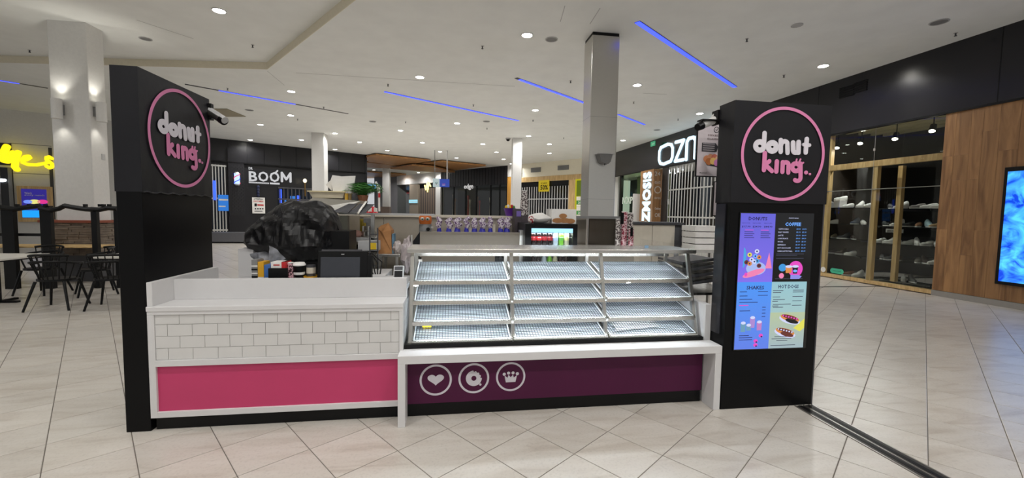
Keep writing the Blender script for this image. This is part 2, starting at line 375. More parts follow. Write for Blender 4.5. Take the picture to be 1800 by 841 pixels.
DL = [((385, 18.5), 'lit round downlight in the raised ceiling bay above the left sign totem'),
 ((926.5, 61.5), 'large lit downlight nearest the camera, left of the steel column'),
 ((738, 135.5), 'lit downlight on the near ceiling right of the cream ceiling corner'),
 ((512, 160.6), 'lit downlight just below the corner of the cream ceiling fascia'),
 ((1447, 115.8), 'lit downlight nearest the black shopfront fascia on the right'),
 ((1120, 149.5), 'lit downlight immediately right of the steel column'),
 ((941, 193.7), 'lit downlight immediately left of the steel column, below the short blue light slot'),
 ((803.5, 216.6), 'lit downlight under the right end of the long blue light slot'),
 ((704, 229.4), 'lit downlight above the middle timber ceiling rafts, left of the long blue slot end'),
 ((457.8, 219), 'lit downlight right of the bullet camera on the left totem'),
 ((511, 202.8), 'lit downlight over the dark barber shop sign, third back from the fascia corner'),
 ((440, 246), 'lit downlight close to the dark barber shop wall, left of its lettering'),
 ((529.8, 246), 'lit downlight close to the dark barber shop wall, left of the white column'),
 ((589, 234.5), 'lit downlight just right of the head of the white column before the barber shop'),
 ((589, 262.8), 'lit downlight at the top of the dark wall right of the white column'),
 ((632, 250), 'lit downlight above the right end of the dark barber shop wall'),
 ((680.7, 264.8), 'lit downlight just before the left timber raft'),
 ((742.5, 250.8), 'lit downlight above the hanging sign rods'),
 ((717, 277), 'lit downlight at the edge of the left timber raft'),
 ((773.6, 266.8), 'lit downlight between the two hanging sign rods'),
 ((802.5, 277.7), 'lit downlight right of the hanging blue sign, before the right timber raft'),
 ((823, 287), 'lit downlight over the right timber raft edge near the black shop'),
 ((848.7, 253.2), 'lit downlight above the black shop at the rear'),
 ((872.8, 267.6), 'lit downlight before the black shop at the rear, second row'),
 ((885, 280), 'lit downlight above the right end of the black rear shop'),
 ((899, 288), 'smallest lit downlight beside the white column by the black rear shop'),
 ((929, 239.2), 'lit downlight just right of the rear white column head'),
 ((965.5, 253.5), 'lit downlight above the cream fascia of the timber framed shop'),
 ((966, 269.5), 'lit downlight washing the cream fascia of the timber framed shop'),
 ((1095, 246.8), 'lit downlight just right of the steel column above the bright optical shop sign'),
 ((1230, 199.6), 'lit downlight above the hanging pink poster'),
 ((745, 287), 'tiny lit downlight between the timber rafts, right one'),
 ((697, 293.5), 'tiny lit downlight between the timber rafts, left one'),
 ((657, 299), 'tiny lit downlight behind the left timber rafts'),
 ((686, 304.5), 'tiny lit downlight over the distant white column'),
 ]
for (x, y), l in DL:
    Z = HR if x < 400 and y < 60 else H
    downlight(aZ(x, y, Z), l)
# the same lamps go on over the concourse the camera stands in (out of frame)
cz = lambda X, Y: H if (X-C0[0])*dB[1]-(Y-C0[1])*dB[0] < 0 else HR
for X, Y in ((-4.6, 3.3), (-5.5, -.8), (-9, 3), (-10, 7), (-2.2, -2), (1, -2), (4.2, -2), (8.4, -1.5), (-1.9, 1.4), (1.3, 1.4), (4.6, 1.3), (-1.33, -8.66), (7.1, -8.54), (2.36, -17.84), (-9, -5)):
    downlight((X, Y, cz(X, Y)), 'round recessed downlight over the concourse behind the camera')

def slot(n, a, b_, lit0, lit1, w=.055, label=''):
    P, Q = aZ(*a, H), aZ(*b_, H); d = Q-P; L = np.linalg.norm(d); d /= L; nn = np.array([-d[1], d[0], 0])
    r = thing('light_slot', label, 'ceiling light', tuple((P+Q)/2), 'blue light slots in the ceiling')
    def seg(s0, s1, hw, z0, z1):
        z0 -= .002; z1 -= .002
        bb = B(); A = P+d*s0*L; C = P+d*s1*L
        return bb.hexa([tuple(v+np.array([0, 0, z0])) for v in (A-nn*hw, C-nn*hw, C+nn*hw, A+nn*hw)], [tuple(v+np.array([0, 0, z1])) for v in (A-nn*hw, C-nn*hw, C+nn*hw, A+nn*hw)])
    obj('channel', seg(0, 1, w, -.006, .0), M_gret, r)
    if lit1 > lit0: obj('light_strip', seg(lit0, lit1, w*.82, -.012, -.006), glow('blue_led', (52, 70, 255), 2.6), r)
slot(1, (1120, 38), (1292, 153), .0, 1, .06, 'broad blue light slot on the right, nearest the camera')
slot(2, (907, 137), (1031, 182), .04, 1, .055, 'blue light slot ending at the steel column, left side')
slot(3, (1087, 201), (1133, 219), 0, 1, .045, 'short blue light slot right of the steel column')
slot(4, (676, 161), (911, 212), 0, 1, .05, 'long thin blue light slot in the middle of the ceiling')
slot(5, (325, 148), (612, 200), .17, .62, .05, 'partly lit blue light slot above the dark barber shop')
slot(6, (-20, 138), (84, 155), 0, .5, .05, 'half lit light slot at the far left behind the white column')
# ---------------------------------------------------------------- ceiling fittings
def disc(name, x, y, r, m, label, cat, Z=H, hole=True):
    P = aZ(x, y, Z); t = thing(name, label, cat, tuple(P))
    obj('rim', B().ring((0, 0), r*.86, r, .012, Matrix.Translation((0, 0, -.012)), 28), M_lgry, t, local=True)
    obj('grille', B().cyl((0, 0, -.008), (0, 0, 0), r*.86, n=24), m, t, local=True)
disc('ceiling_speaker', 969.5, 69, .13, M_gry, 'grey round ceiling speaker right of the largest downlight', 'speaker')
disc('ceiling_speaker', 1651, 38.5, .14, M_gry, 'grey round ceiling speaker at the upper right near the black fascia', 'speaker')
disc('ceiling_speaker', 256, 68, .12, M_gry, 'grey round ceiling speaker above the left sign totem', 'speaker', HR)
disc('ceiling_speaker', 1401, 44, .10, M_lgry, 'pale round ceiling plate above the right sign totem', 'speaker')
for q, (x, y) in enumerate(((438, 193.5), (655, 213.6), (855, 213.4), (1155, 228.5))):
    disc('ceiling_speaker', x, y, .14, M_gry, ['grey round ceiling plate right of the square access panel', 'grey round ceiling plate left of the middle downlights', 'grey round ceiling plate under the end of the long blue slot', 'grey round ceiling plate beyond the short blue slot at right'][q], 'speaker')
def sprinkler(x, y, label, Z=H, k=1.):
    P = aZ(x, y, Z); t = thing('sprinkler_head', label, 'sprinkler', tuple(P), 'sprinkler heads and small detectors in the ceiling')
    obj('rosette', B().cyl((0, 0, -.006), (0, 0, 0), .03*k, n=14), M_lgry, t, local=True)
    obj('nozzle', B().cyl((0, 0, -.05*k), (0, 0, -.006), .012*k, n=8).cyl((0, 0, -.055*k), (0, 0, -.05*k), .022*k, n=8), M_gret, t, local=True)
for (x, y, l) in ((52, 88, 'left of the white column'), (444, 79, 'under the raised bay above the barber shop'), (848, 81, 'above the left blue slot'), (1313, 68, 'right of the broad blue slot'), (682, 148, 'above the left end of the long blue slot'), (400, 155, 'above the partly lit blue slot'), (569, 188, 'at the dark end of the partly lit slot'), (832, 184, 'above the long blue slot'), (1003, 142, 'above the slot by the steel column'), (713, 214, 'below the long blue slot'), (1114, 179, 'right of the steel column'), (1378, 132, 'above the right sign totem'), (937, 211, 'left of the steel column below its downlight'), (991, 242, 'right of the rear white column'), (1192, 209, 'beyond the short blue slot'), (1680, 58, 'beside the black fascia at the far right'), (856, 225, 'below the end of the long slot'), (523, 209, 'over the barber shop downlights')):
    sprinkler(x, y, 'small dark sprinkler head '+l, HR if y < 100 and x < 460 else H, 1.1)
P = aZ(893, 243, H); t = thing('dome_camera', 'small dark dome camera beside the rear white column', 'camera', tuple(P))
obj('housing', B().cyl((0, 0, -.06), (0, 0, 0), .12, n=20), M_lgry, t, local=True); obj('dome', B().ell((0, 0, -.07), .09, .09, .08), M_blk, t, local=True, smooth=True)
# square access panel above the barber shop
a = [aZ(x, y, H) for x, y in ((352, 191), (399, 191), (432, 204.5), (365, 204.5))]
obj('access_panel', B().hexa([tuple(v) for v in [w_-np.array([0, 0, .004]) for w_ in a]], [tuple(v-np.array([0, 0, .024])) for v in a]), mat('tan_panel', (150, 142, 122), .7), label='tan square panel in the ceiling behind the left totem', cat='ceiling panel')
# ================================================================ RIGHT-HAND SHOPFRONTS
WR = Wall((10.15, 6.0), (9.43, 24.0))
sg = WR.px(1445, 440)[0]; sw = WR.px(1652, 350)[0]; ztop = WR.px(1667, 197)[1]
wr = B(); WR.box(wr, -12, 20.0, ztop, H+.1, -.15, .03)
wall_right = struct('wall_right', wr, M_blkw)
# joints between the black fascia panels
for x in (1445, 1762):
    a = WR.px(x, 100)[0]; struct('fascia_joint', WR.box(B(), a-.006, a+.006, ztop, H, .03, .034), M_blk, wall_right)
struct('fascia_lip', WR.box(B(), sw-8, 20.0, ztop-.04, ztop, -.05, .05), M_blk, wall_right)
for k, (x0, x1) in enumerate(((1478, 1503), (1504, 1526))):
    ym = 162-k*9
    bb = B(); WR.pbox(bb, x0, ym-10, x1, ym+9, .03, .04); 
    for q in range(5):
        a0, a1 = WR.px(x0, ym)[0], WR.px(x1, ym)[0]; z = WR.px((x0+x1)/2, ym+8-q*4)[1]; WR.box(bb, a0, a1, z, z+.02, .04, .055)
    obj('air_grille', bb, M_blk, label=['left black air grille on the black fascia', 'right black air grille on the black fascia'][k], cat='vent')
# timber cladding: planks
planks = B()
zb = WR.px(1700, 530)[1]
base = struct('wall_timber', WR.box(B(), -9, sw, .12, ztop+.0, -.15, 0), M_oak)
random.seed(3); s = sw; k = 0
while s > -6:
    w_ = random.choice((.19, .24, .28)); z = .12
    cuts = sorted(random.sample([.9, 1.4, 1.9, 2.4, 2.9, 3.3], random.choice((1, 1, 2)))); zz = [.12]+cuts+[ztop-.04]
    for z0, z1 in zip(zz, zz[1:]):
        struct('plank', WR.box(B(), s-w_+.002, s-.001, z0+.001, z1-.001, 0, .018), M_oak, base)
    s -= w_; k += 1
struct('baseboard_right', WR.box(B(), -9, sw, 0, .115, -.1, .03), mat('stone_skirting', (150, 146, 140), .5))
# wall mounted blue advertising screen
a1, z1 = WR.px(1773, 302, .08); _, z0 = WR.px(1771, 496, .08)
t = thing('advertising_screen', 'tall glowing blue advertising screen in a black frame on the timber wall', 'screen', WR.w(a1-.7, z0, 0))
obj('frame', WR.box(B(), a1+.05, a1-1.45, z0-.06, z1+.08, .018, .09), M_blk, t, bevel=.004)
def mat_screen():
    m = mat('blue_screen', (5, 5, 5), .2, emit=(30, 130, 255), es=1.5); nt = m.node_tree; b = nt.nodes['Principled BSDF']
    ge = nt.nodes.new('ShaderNodeTexCoord'); n = nt.nodes.new('ShaderNodeTexNoise'); n.inputs['Scale'].default_value = 3; n.inputs['Detail'].default_value = 6; n.inputs['Distortion'].default_value = 2
    nt.links.new(ge.outputs['Object'], n.inputs['Vector']); r = nt.nodes.new('ShaderNodeValToRGB'); r.color_ramp.elements[0].color = s2l((0, 60, 200))+(1,); r.color_ramp.elements[1].color = s2l((80, 190, 255))+(1,)
    r.color_ramp.elements[0].position = .35; r.color_ramp.elements[1].position = .65; nt.links.new(n.outputs[0], r.inputs[0]); nt.links.new(r.outputs[0], b.inputs['Emission Color']); return m
obj('screen', WR.box(B(), a1, a1-1.4, z0, z1, .09, .094), mat_screen(), t)
# ---- shoe shop behind glass
D = 3.2
s0, s1 = sw, sg+.35
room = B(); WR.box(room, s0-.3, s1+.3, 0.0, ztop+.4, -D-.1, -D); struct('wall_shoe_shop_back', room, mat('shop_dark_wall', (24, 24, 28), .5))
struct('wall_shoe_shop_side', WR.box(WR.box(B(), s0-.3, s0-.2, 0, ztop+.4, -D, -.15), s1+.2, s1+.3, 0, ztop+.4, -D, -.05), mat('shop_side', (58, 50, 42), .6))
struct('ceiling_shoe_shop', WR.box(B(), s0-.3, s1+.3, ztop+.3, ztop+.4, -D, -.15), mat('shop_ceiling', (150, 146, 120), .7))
# black wall between the two shops, behind the totem
so = WR.px(1262, 300)[0]
struct('wall_between_shops', WR.box(B(), s1, so, 0, ztop, -.15, .02), M_blkw)
wn = struct('window_1', WR.box(B(), s0, s1, .02, .10, -.12, .02), M_pine)
zr = WR.px(1560, 285)[1]
struct('window_frame', WR.box(B(), s0, s1, zr-.07, zr+.07, -.12, .0), M_pine, wn)
for x in (1449, 1531, 1551):
    a = WR.px(x, 400)[0]; d0 = -.12 if x != 1551 else -.5
    struct('window_frame', WR.box(B(), a-.05, a+.05, .1, zr-.07 if x != 1449 else ztop, d0, d0+.1), M_pine, wn)
am = WR.px(1528, 400)[0]
struct('pane', WR.box(B(), s0+.01, am-.006, .1, ztop-.03, .0, .008), M_glassd, wn)
struct('pane', WR.box(B(), am+.006, s1, .1, ztop-.03, .0, .008), M_glassd, wn)
struct('pane_clip', WR.box(WR.box(B(), am-.02, am+.02, zr+.3, zr+.36, .005, .02), am-.004, am+.004, .1, ztop-.03, -.002, .006), M_steel, wn)
# ceiling beams and track lights in the shoe shop
for q in range(5):
    z = ztop+.12-.0*q; d = -.5-q*.42
    obj('ceiling_beam', WR.box(B(), s0, s1, z, z+.12, d-.07, d), mat('beam_cream', (196, 192, 160), .6), label='long cream ceiling beam in the shoe shop, %s from the window' % ['first', 'second', 'third', 'fourth', 'fifth'][q], cat='beam', group='shoe shop ceiling beams')
for q, (x, y) in enumerate(((1471, 259), (1512, 251), (1573, 243), (1638, 229))):
    a, z = WR.px(x, y, -.6); P = np.array(WR.w(a, z, -.6))
    t = thing('track_light', 'black track spotlight in the shoe shop ceiling, %s' % ['leftmost', 'second from left', 'third from left', 'rightmost above the tall glass'][q], 'spotlight', tuple(P), 'track spotlights in the shoe shop')
    obj('head', B().cyl(tuple(P+[.04, 0, .12]), tuple(P+[-.02, -.02, -.02]), .055, .065, 14), M_blk, t); obj('arm', B().cyl(tuple(P+[.04, 0, .1]), tuple(P+[.04, 0, .42]), .012, n=6), M_blk, t)
    obj('lens', B().cyl(tuple(P+[-.02, -.02, -.02]), tuple(P+[-.024, -.024, -.03]), .055, n=14), glow('spot_lens', (255, 250, 235), 9 if q != 3 else .6), t)
    if q != 3:
        l = bpy.data.lights.new('track_lamp', 'SPOT'); l.energy = 40; l.spot_size = 2.2; l.shadow_soft_size = .05; lo = bpy.data.objects.new('lamp', l); COL.objects.link(lo); lo.parent = t; lo.location = (-.04, -.04, -.06); lo.rotation_euler = (0, math.radians(18), 0)
# glass shelves and shoes
def shoe_mesh(high=False):
    b = B(); prof = []
    L = .29
    secs = []
    N = 12
    for i in range(N+1):
        t = i/N; x = (t-.5)*L
        w = .048*(.55+.75*math.sin(math.pi*min(1, .12+t*.9))**.6) if t < 1 else .02
        top = .05+.015*math.sin(t*3) + (.06 if not high else .13)*max(0, (.55-t)/.55)**.7*(1 if t > .02 else .8)
        if t > .9: top *= .75
        secs.append((x, w*.85, top))
    vs = []; K = 10
    for x, w, top in secs:
        for k in range(K):
            a = math.pi*2*k/K; y = w*math.cos(a); z = top/2+top/2*math.sin(a) if math.sin(a) > -0.5 else 0
            vs.append((x, y, max(z, 0)))
    fs = [(i*K+k, i*K+(k+1) % K, (i+1)*K+(k+1) % K, (i+1)*K+k) for i in range(N) for k in range(K)]+[tuple(range(K-1, -1, -1)), tuple(N*K+k for k in range(K))]
    return b.add(vs, fs)
def sole_mesh():
    b = B(); pts = []
    for k in range(20):
        a = 2*math.pi*k/20; pts.append((.15*math.cos(a), .052*math.sin(a)*(1 if math.cos(a) > 0 else .85)))
    return b.prism(pts, .022)
SHM = {}
def shoe(a, z, d, col, label, high=False, grp='display shoes on the glass shelves'):
    P = WR.w(a, z, d); t = thing('shoe', label, 'shoe', P, grp, rz=random.uniform(2.2, 4.2))
    key = (col, high)
    if key not in SHM:
        u = obj('upper', shoe_mesh(high), mat('shoe_'+'_'.join(map(str, col)), col, .6), t, smooth=True, local=True); u.location = (0, 0, .02)
        s_ = obj('sole', sole_mesh(), M_paper, t, local=True); SHM[key] = (u, s_)
    else:
        for o in SHM[key]:
            c = o.copy(); COL.objects.link(c); c.parent = t
WHT = (226, 226, 222)
rows = [('upper left', 1450, 1524, 365.5, [(1490, WHT), (1511, WHT), (1524, WHT)]),
        ('upper right', 1552, 1652, 367, [(1566, (60, 60, 60)), (1583, WHT), (1612, (130, 124, 120)), (1632, WHT), (1650, WHT)]),
        ('middle left', 1450, 1522, 394, [(1462, WHT), (1502, (90, 100, 120)), (1518, WHT)]),
        ('middle right', 1550, 1652, 399, [(1557, (40, 48, 48)), (1576, WHT), (1594, (60, 62, 64)), (1614, (160, 120, 90)), (1634, (170, 200, 210)), (1646, (180, 150, 110))]),
        ('lower right', 1536, 1650, 430, [(1545, WHT), (1564, WHT), (1580, WHT), (1596, WHT), (1612, WHT), (1629, WHT), (1648, WHT)]),
        ('low left', 1450, 1520, 420, [(1465, (150, 140, 120)), (1482, (60, 60, 62)), (1500, (70, 60, 56))]),
        ('second lowest right', 1536, 1650, 460, [(1550, (90, 90, 92)), (1565, (60, 60, 60)), (1578, (90, 76, 60)), (1613, (120, 116, 108)), (1626, (70, 60, 56)), (1641, WHT)]),
        ('second lowest left', 1450, 1520, 448, [(1460, (70, 60, 60)), (1478, (60, 50, 40)), (1494, WHT)]),
        ('lowest right', 1536, 1650, 495, [(1588, WHT), (1604, (90, 90, 90))]),
        ('lowest left', 1450, 1520, 483, [(1490, (130, 90, 70)), (1507, WHT)])]
ordw = ['first', 'second', 'third', 'fourth', 'fifth', 'sixth', 'seventh']
DS = -.75
for nm, x0, x1, y, items in rows:
    a0 = WR.px(x0, y, DS)[0]; a1 = WR.px(min(x1, 1643), y, DS)[0]; z = WR.px((x0+x1)/2, y, DS)[1]
    t = thing('glass_shelf', 'thin glass display shelf, %s one in the shoe shop' % nm, 'shelf', WR.w((a0+a1)/2, z, DS), 'glass shelves of the shoe shop')
    obj('shelf_board', WR.box(B(), a0, a1, z-.014, z, DS-.2, DS+.16), mat('smoked_shelf', (40, 44, 42), .15), t)
    obj('bracket', WR.box(WR.box(B(), a0, a0+math.copysign(.02, a1-a0), z-.05, z-.014, -D, DS+.1), a1, a1-math.copysign(.02, a1-a0), z-.05, z-.014, -D, DS+.1), M_gret, t)
    for k, (x, c) in enumerate(items):
        cn = 'white' if c == WHT else ('dark' if sum(c) < 250 else 'tan and grey')
        shoe(WR.px(x, y, DS)[0], z, DS-.0, c, '%s shoe, %s from left on the %s glass shelf' % (cn, ordw[k], nm), high=(k % 3 == 1))
# light strip edge of the top rail, white boxes on the upper left shelf
zz = WR.px(1458, 365.5, DS)[1]
for k, (x, w_, h_) in enumerate(((1457, .22, .16), (1477, .17, .2))):
    a = WR.px(x, 360, DS)[0]
    t = thing('shoe_box', ['pale shoe box with a dark shoe on it, left end of upper left glass shelf', 'white upright box stack topped by a white shoe on upper left glass shelf'][k], 'box', WR.w(a, zz, DS))
    obj('box', WR.box(B(), a-w_/2, a+w_/2, zz, zz+h_, DS-.12, DS+.12), M_lgry if k == 0 else M_paper, t, bevel=.003)
    obj('lid', WR.box(B(), a-w_/2-.004, a+w_/2+.004, zz+h_-.03, zz+h_+.003, DS-.124, DS+.124), M_lgry if k == 0 else M_paper, t)
    shoe(a, zz+h_+.003, DS, (40, 40, 40) if k == 0 else WHT, ['dark shoe on the pale shoe box at the upper left shelf end', 'white shoe on top of the white box stack'][k])
zr2 = WR.px(1560, 332, -.1)[1]
struct('window_rail', WR.box(B(), s0, s1, zr2-.01, zr2+.008, -.02, 0), M_steel, wn)
# small sign plate on the middle right shelf edge; stickers on the left pane
t = thing('shelf_sign', 'small grey name plate under the middle right shoe shelf', 'sign', WR.w(*WR.px(1571, 406, -.5), -.5))
obj('plate', WR.pbox(B(), 1557, 403, 1587, 409.5, -.52, -.5, -.5), M_lgry, t)
a, z = WR.px(1559, 408.5, -.499); bb = B(); text(bb, 'BIRKENSTOCK', abs(WR.px(1585, 406, -.5)[0]-a), .06, WR.M(a, z, -.499), .002); obj('lettering', bb, M_blk, t)
a, z = WR.px(1471, 477, .01)
t = thing('window_sticker', 'mint green rounded sticker at the foot of the shoe shop glass', 'sticker', WR.w(a, z, .01))
bb = B(); bb.stroke([(-.12, 0), (.12, 0)], .13, .002, WR.M(a, z, .009)); obj('sticker', bb, mat('mint', (70, 190, 150), .5), t)
bb = B(); text(bb, 'WELCOME', .22, .03, WR.M(a, z, .0115) @ Matrix.Translation((-.11, -.015, 0)), .001); obj('lettering', bb, mat('darkgreen', (10, 70, 60), .5), t)
a, z = WR.px(1447, 474, .01)
obj('window_sticker', B().prism([(.07*math.cos(k*math.pi/12), .07*math.sin(k*math.pi/12)) for k in range(24)], .002, WR.M(a, z, .009)), M_paper, label='round white sticker at the foot of the shoe shop glass', cat='sticker')
# back wall bays of the shoe shop, alternating two dark tones
for k in range(5):
    a = s0+.25+k*.42
    obj('wall_bay', WR.box(B(), a, a+.36, .3, zr-.2, -D+.001, -D+.06), mat('bay%d' % (k % 2), ((34, 36, 40), (52, 44, 36))[k % 2], .5), label='dark back wall bay of the shoe shop, %s from the timber wall' % ordw[k], cat='wall panel', group='back wall bays of the shoe shop')
# ---- optical shop (far right back): fascia letters, grille, timber pylon
al = WR.px(1157, 280, .05)
def wall_text(W_, s, x0, yb, x1, yt, m, t, depth=.05, bold=.03, d=.04, name='lettering'):
    xm = (x0+x1)/2
    a0, z0 = W_.px(x0, yb, d); a1, _ = W_.px(x1, yb, d); z1 = W_.px(xm, yt, d)[1]; z0 = W_.px(xm, yb, d)[1]
    bb = B(); text(bb, s, abs(a1-a0), z1-z0, W_.M(a0, z0, d), depth, bold); return obj(name, bb, m, t)
t = thing('shop_sign', 'large glowing white shop lettering on the dark optical shop fascia', 'sign', WR.w(*WR.px(1190, 270, .05), .05))
M_neonw = glow('sign_white', (206, 238, 255), 1.5)
a0, z0 = WR.px(1155.5, 293, .04); aO, _ = WR.px(1222, 283, .04); z1 = WR.px(1155.5, 257.5, .04)[1]
bb = B(); Lw = abs(aO-a0); hh = z1-z0
def st(pts, w=.115): bb.stroke([(x*Lw, y*hh) for x, y in pts], w*hh*1.25, .05, WR.M(a0, z0, .04))
st([(.06, .3), (.06, .7), (.10, .88), (.3, .95), (.40, .88), (.44, .7), (.44, .3), (.40, .12), (.2, .05), (.10, .12), (.06, .3)])
st([(.52, .93), (.72, .93), (.52, .07), (.73, .07)]); st([(.80, .05), (.80, .8), (.84, .93), (.95, .93), (1.0, .8), (1.0, .05)]); st([(1., .8), (1.04, .93), (1.16, .93), (1.2, .8), (1.2, .05)])
st([(1.32, .3), (1.32, .7), (1.38, .93), (1.62, .93), (1.68, .7), (1.68, .3), (1.62, .07), (1.38, .07), (1.32, .3)])
obj('letters', bb, M_neonw, t)
# exit sign
t = thing('exit_sign', 'small green and white exit sign hanging from the ceiling by the optical shop fascia', 'sign', WR.w(*WR.px(1148, 253, .3), .3))
obj('panel', WR.pbox(B(), 1145, 249, 1152, 257, .3, .34, .3), glow('exit_green', (60, 170, 120), .8), t)
wall_text(WR, 'EXIT', 1146, 254.5, 1151, 251.5, M_paper, t, .003, 0, .345)
# shop interior + roller grille
e0 = WR.px(1160, 340)[0]; e1 = so
D2 = 2.5
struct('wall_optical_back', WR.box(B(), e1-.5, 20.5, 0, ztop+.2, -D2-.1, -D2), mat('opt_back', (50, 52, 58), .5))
struct('ceiling_optical', WR.box(B(), e1-.5, 20.5, ztop+.05, ztop+.2, -D2, -.15), M_ceil)
for k in range(8):
    a = e1+.2+k*.72
    obj('display_bay', WR.box(B(), a, a+.42, .1, ztop-.2, -D2+.001, -D2+.2), mat(('dbA', 'dbB', 'dbC')[k % 3], ((30, 34, 44), (40, 32, 28), (70, 76, 84))[k % 3], .4), label='dark wall display bay inside the optical shop, %s counting away from the poster' % (ordw+['eighth'])[k], cat='display', group='display bays inside the optical shop')
for k, (x, y) in enumerate(((1186, 306), (1192, 303), (1200, 300), (1177, 305))):
    a, z = WR.px(x, y, -1.2)
    obj('shop_spotlight', B().cyl(WR.w(a, z, -1.2), WR.w(a, z+.06, -1.2), .035, n=10).cyl(WR.w(a, z+.06, -1.2), WR.w(a, ztop+.1, -1.2), .01, n=6), glow('opt_spot', (240, 248, 255), 2.5), label='bright little spotlight inside the optical shop, %s' % ordw[k], cat='spotlight', group='spotlights inside the optical shop')
ld = bpy.data.lights.new('optical_lamp', 'AREA'); ld.size = 2; ld.energy = 60; lo = bpy.data.objects.new('optical_lamp', ld); COL.objects.link(lo); lo.location = WR.w((e0+e1)/2, ztop-.05, -1.2)
e0 = WR.px(1172, 340)[0]
gr = thing('security_grille', 'silver roller grille of upright bars closing the optical shop', 'grille', WR.w((e0+e1)/2, 0, -.1))
n = 17
for k in range(n):
    a = e1+(e0-e1)*k/(n-1); wdt = .04 if k % 4 else .07
    obj('bar', WR.box(B(), a-wdt/2, a+wdt/2, 0.02, ztop-.04, -.07, -.05), M_alu, gr)
for (x, y) in ((1195, 333), (1195, 382)):
    z = WR.px(x, y, -.05)[1]; obj('rail', WR.box(B(), e1, e0, z-.03, z+.03, -.05, -.035), M_alu, gr)
a0, z0 = WR.px(1176, 352, -.03)
obj('lock_plate', WR.box(B(), a0, WR.px(1160, 352)[0], z0-.2, z0+.05, -.035, -.02), M_alu, gr)
# pylon
Y_ = WR.px(1148, 340)[0]
Yr = WR.px(1162, 340)[0]; p0 = np.array(WR.w(Yr, 0, .0)); Yf = p0[1]
xs = aY(1148, 340, Yf)[0]; Yb_ = aX(1125, 340, xs)[1]; zt = aY(1148, 297, Yf)[2]
t = thing('timber_pylon', 'tall timber clad pylon with glowing upright white lettering beside the grille', 'pylon', ((xs+p0[0])/2, Yf+.5, 0))
obj('cladding', B().box(xs, WR.w(Yr, 0, -.05)[0], Yf, Yb_, 0, zt), M_oak, t, bevel=.01)
ya, yb2 = aX(1144.5, 340, xs)[1], aX(1131, 340, xs)[1]; zb_, ztp = aX(1137, 392, xs)[2], aX(1137, 303, xs)[2]
bb = B(); text(bb, 'OZMOSIS', (ztp-zb_)*1.2, yb2-ya, frameM((xs-.003, ya, zb_-.2*(ztp-zb_)), (0, 0, 1), (0, 1, 0)), .05, .03); obj('lettering', bb, M_neonw, t)
# brand lettering on the dark panel right of the pylon
aa0 = WR.px(1163, 340, .02)[0]; aa1 = WR.px(1172, 340, .02)[0]
struct('wall_pier', WR.box(B(), aa0, aa1, 0, ztop, -.03, .02), mat('logo_panel_dark', (44, 38, 36), .5))
for s_, y0, y1 in (('24', 309, 302), ('GLASS', 323, 319), ('EYES', 350, 347), ('Oakley', 370, 365), ('OK', 382, 375)):
    q = aY(1151, y0, Yf-.01); q2_ = aY(1161, y1, Yf-.01)
    obj('lettering', text(B(), s_, q2_[0]-q[0], q2_[2]-q[2], frameM((q[0], Yf-.002, q[2]), (1, 0, 0), (0, 0, 1)), .006, 0), mat('pale_logo', (206, 202, 196), .5), t)
q = aY(1156, 334, Yf); obj('lettering', B().ring((0, 0), .13, .165, .006, frameM((q[0], Yf-.002, q[2]), (1, 0, 0), (0, 0, 1))), MT['pale_logo'], t)
# next bay: glazed shop with pale lettering
l = bpy.data.lights.new('glazed_shop_lamp', 'AREA'); l.size = 1.2; l.energy = 45; lo = bpy.data.objects.new('glazed_shop_lamp', l); COL.objects.link(lo); lo.location = WR.w(WR.px(1108, 340)[0], ztop-.1, -.8)
q0 = WR.px(1128, 340)[0]; q1 = WR.px(1091, 340)[0]
wn2 = struct('window_2', WR.box(B(), q0, q1, 0, .3, -.1, .02), M_blk)
struct('window_frame', WR.box(B(), q1-.12, q1+.1, 0, ztop, -.1, .04), M_blk, wn2)
struct('pane', WR.box(B(), q0, q1, .3, ztop, -.05, -.04), glass('green_glass', (.75, .85, .72), 1.5), wn2)
struct('wall_glazed_shop_back', WR.box(B(), q0, q1+1, 0, ztop, -1.6, -1.5), mat('olive_wall', (120, 128, 96), .6))
wall_text(WR, "N'XP", 1094, 358.5, 1112, 346, M_neonw if 0 else mat('pale_sign', (220, 230, 220), .5), wn2, .01, .02, -.035)
obj('display_board', B().box(aY(1112, 380, Yb_+.3)[0], aY(1124, 380, Yb_+.3)[0], Yb_+.3, Yb_+.35, 0, aY(1118, 341, Yb_+.3)[2]), M_paper, label='white upright display board standing left of the timber pylon', cat='board', bevel=.004)
# ================================================================ REAR SHOPFRONTS
WB = Wall((-1.5, 39.41), (9.43, 24.97))
ps = lambda x, y=340, d=0.: WB.px(x, y, d)[0]
Hb = H
z_hd = WB.px(975, 307)[1]    # top of timber band
wb = B()
WB.box(wb, ps(1031), ps(1086), 0, H, -.2, 0)
wall_back = struct('wall_back', wb, M_wpaint)
struct('wall_back_cream', WB.box(B(), ps(910), ps(1040), WB.px(975, 309)[1], H, -.2, 0), mat('cream_paint', (226, 220, 200), .6), wall_back)
for k, (x0, x1) in enumerate(((934, 951), (981, 1000))):
    y = 299-k*4
    bb = B(); WB.pbox(bb, x0, y-4, x1, y+4, .01, .04)
    for q in range(6): 
        zq = WB.px((x0+x1)/2, y+3.4-q*1.3)[1]; WB.box(bb, ps(x0, y), ps(x1, y), zq, zq+.03, .04, .06)
    obj('air_grille', bb, M_gry, label=['left grey air grille on the cream rear fascia', 'right grey air grille on the cream rear fascia'][k], cat='vent')
zt_ = WB.px(975, 309)[1]; zo = WB.px(975, 318)[1]
wf = struct('window_3', WB.box(B(), ps(916), ps(1027), zo, zt_, -.1, .04), M_pine)
struct('window_frame', WB.box(B(), ps(1000), ps(1011.5), 0, zo, -.1, .04), M_pine, wf)
struct('window_frame', WB.box(B(), ps(1026), ps(1028), 0, zo, -.1, .04), M_pine, wf)
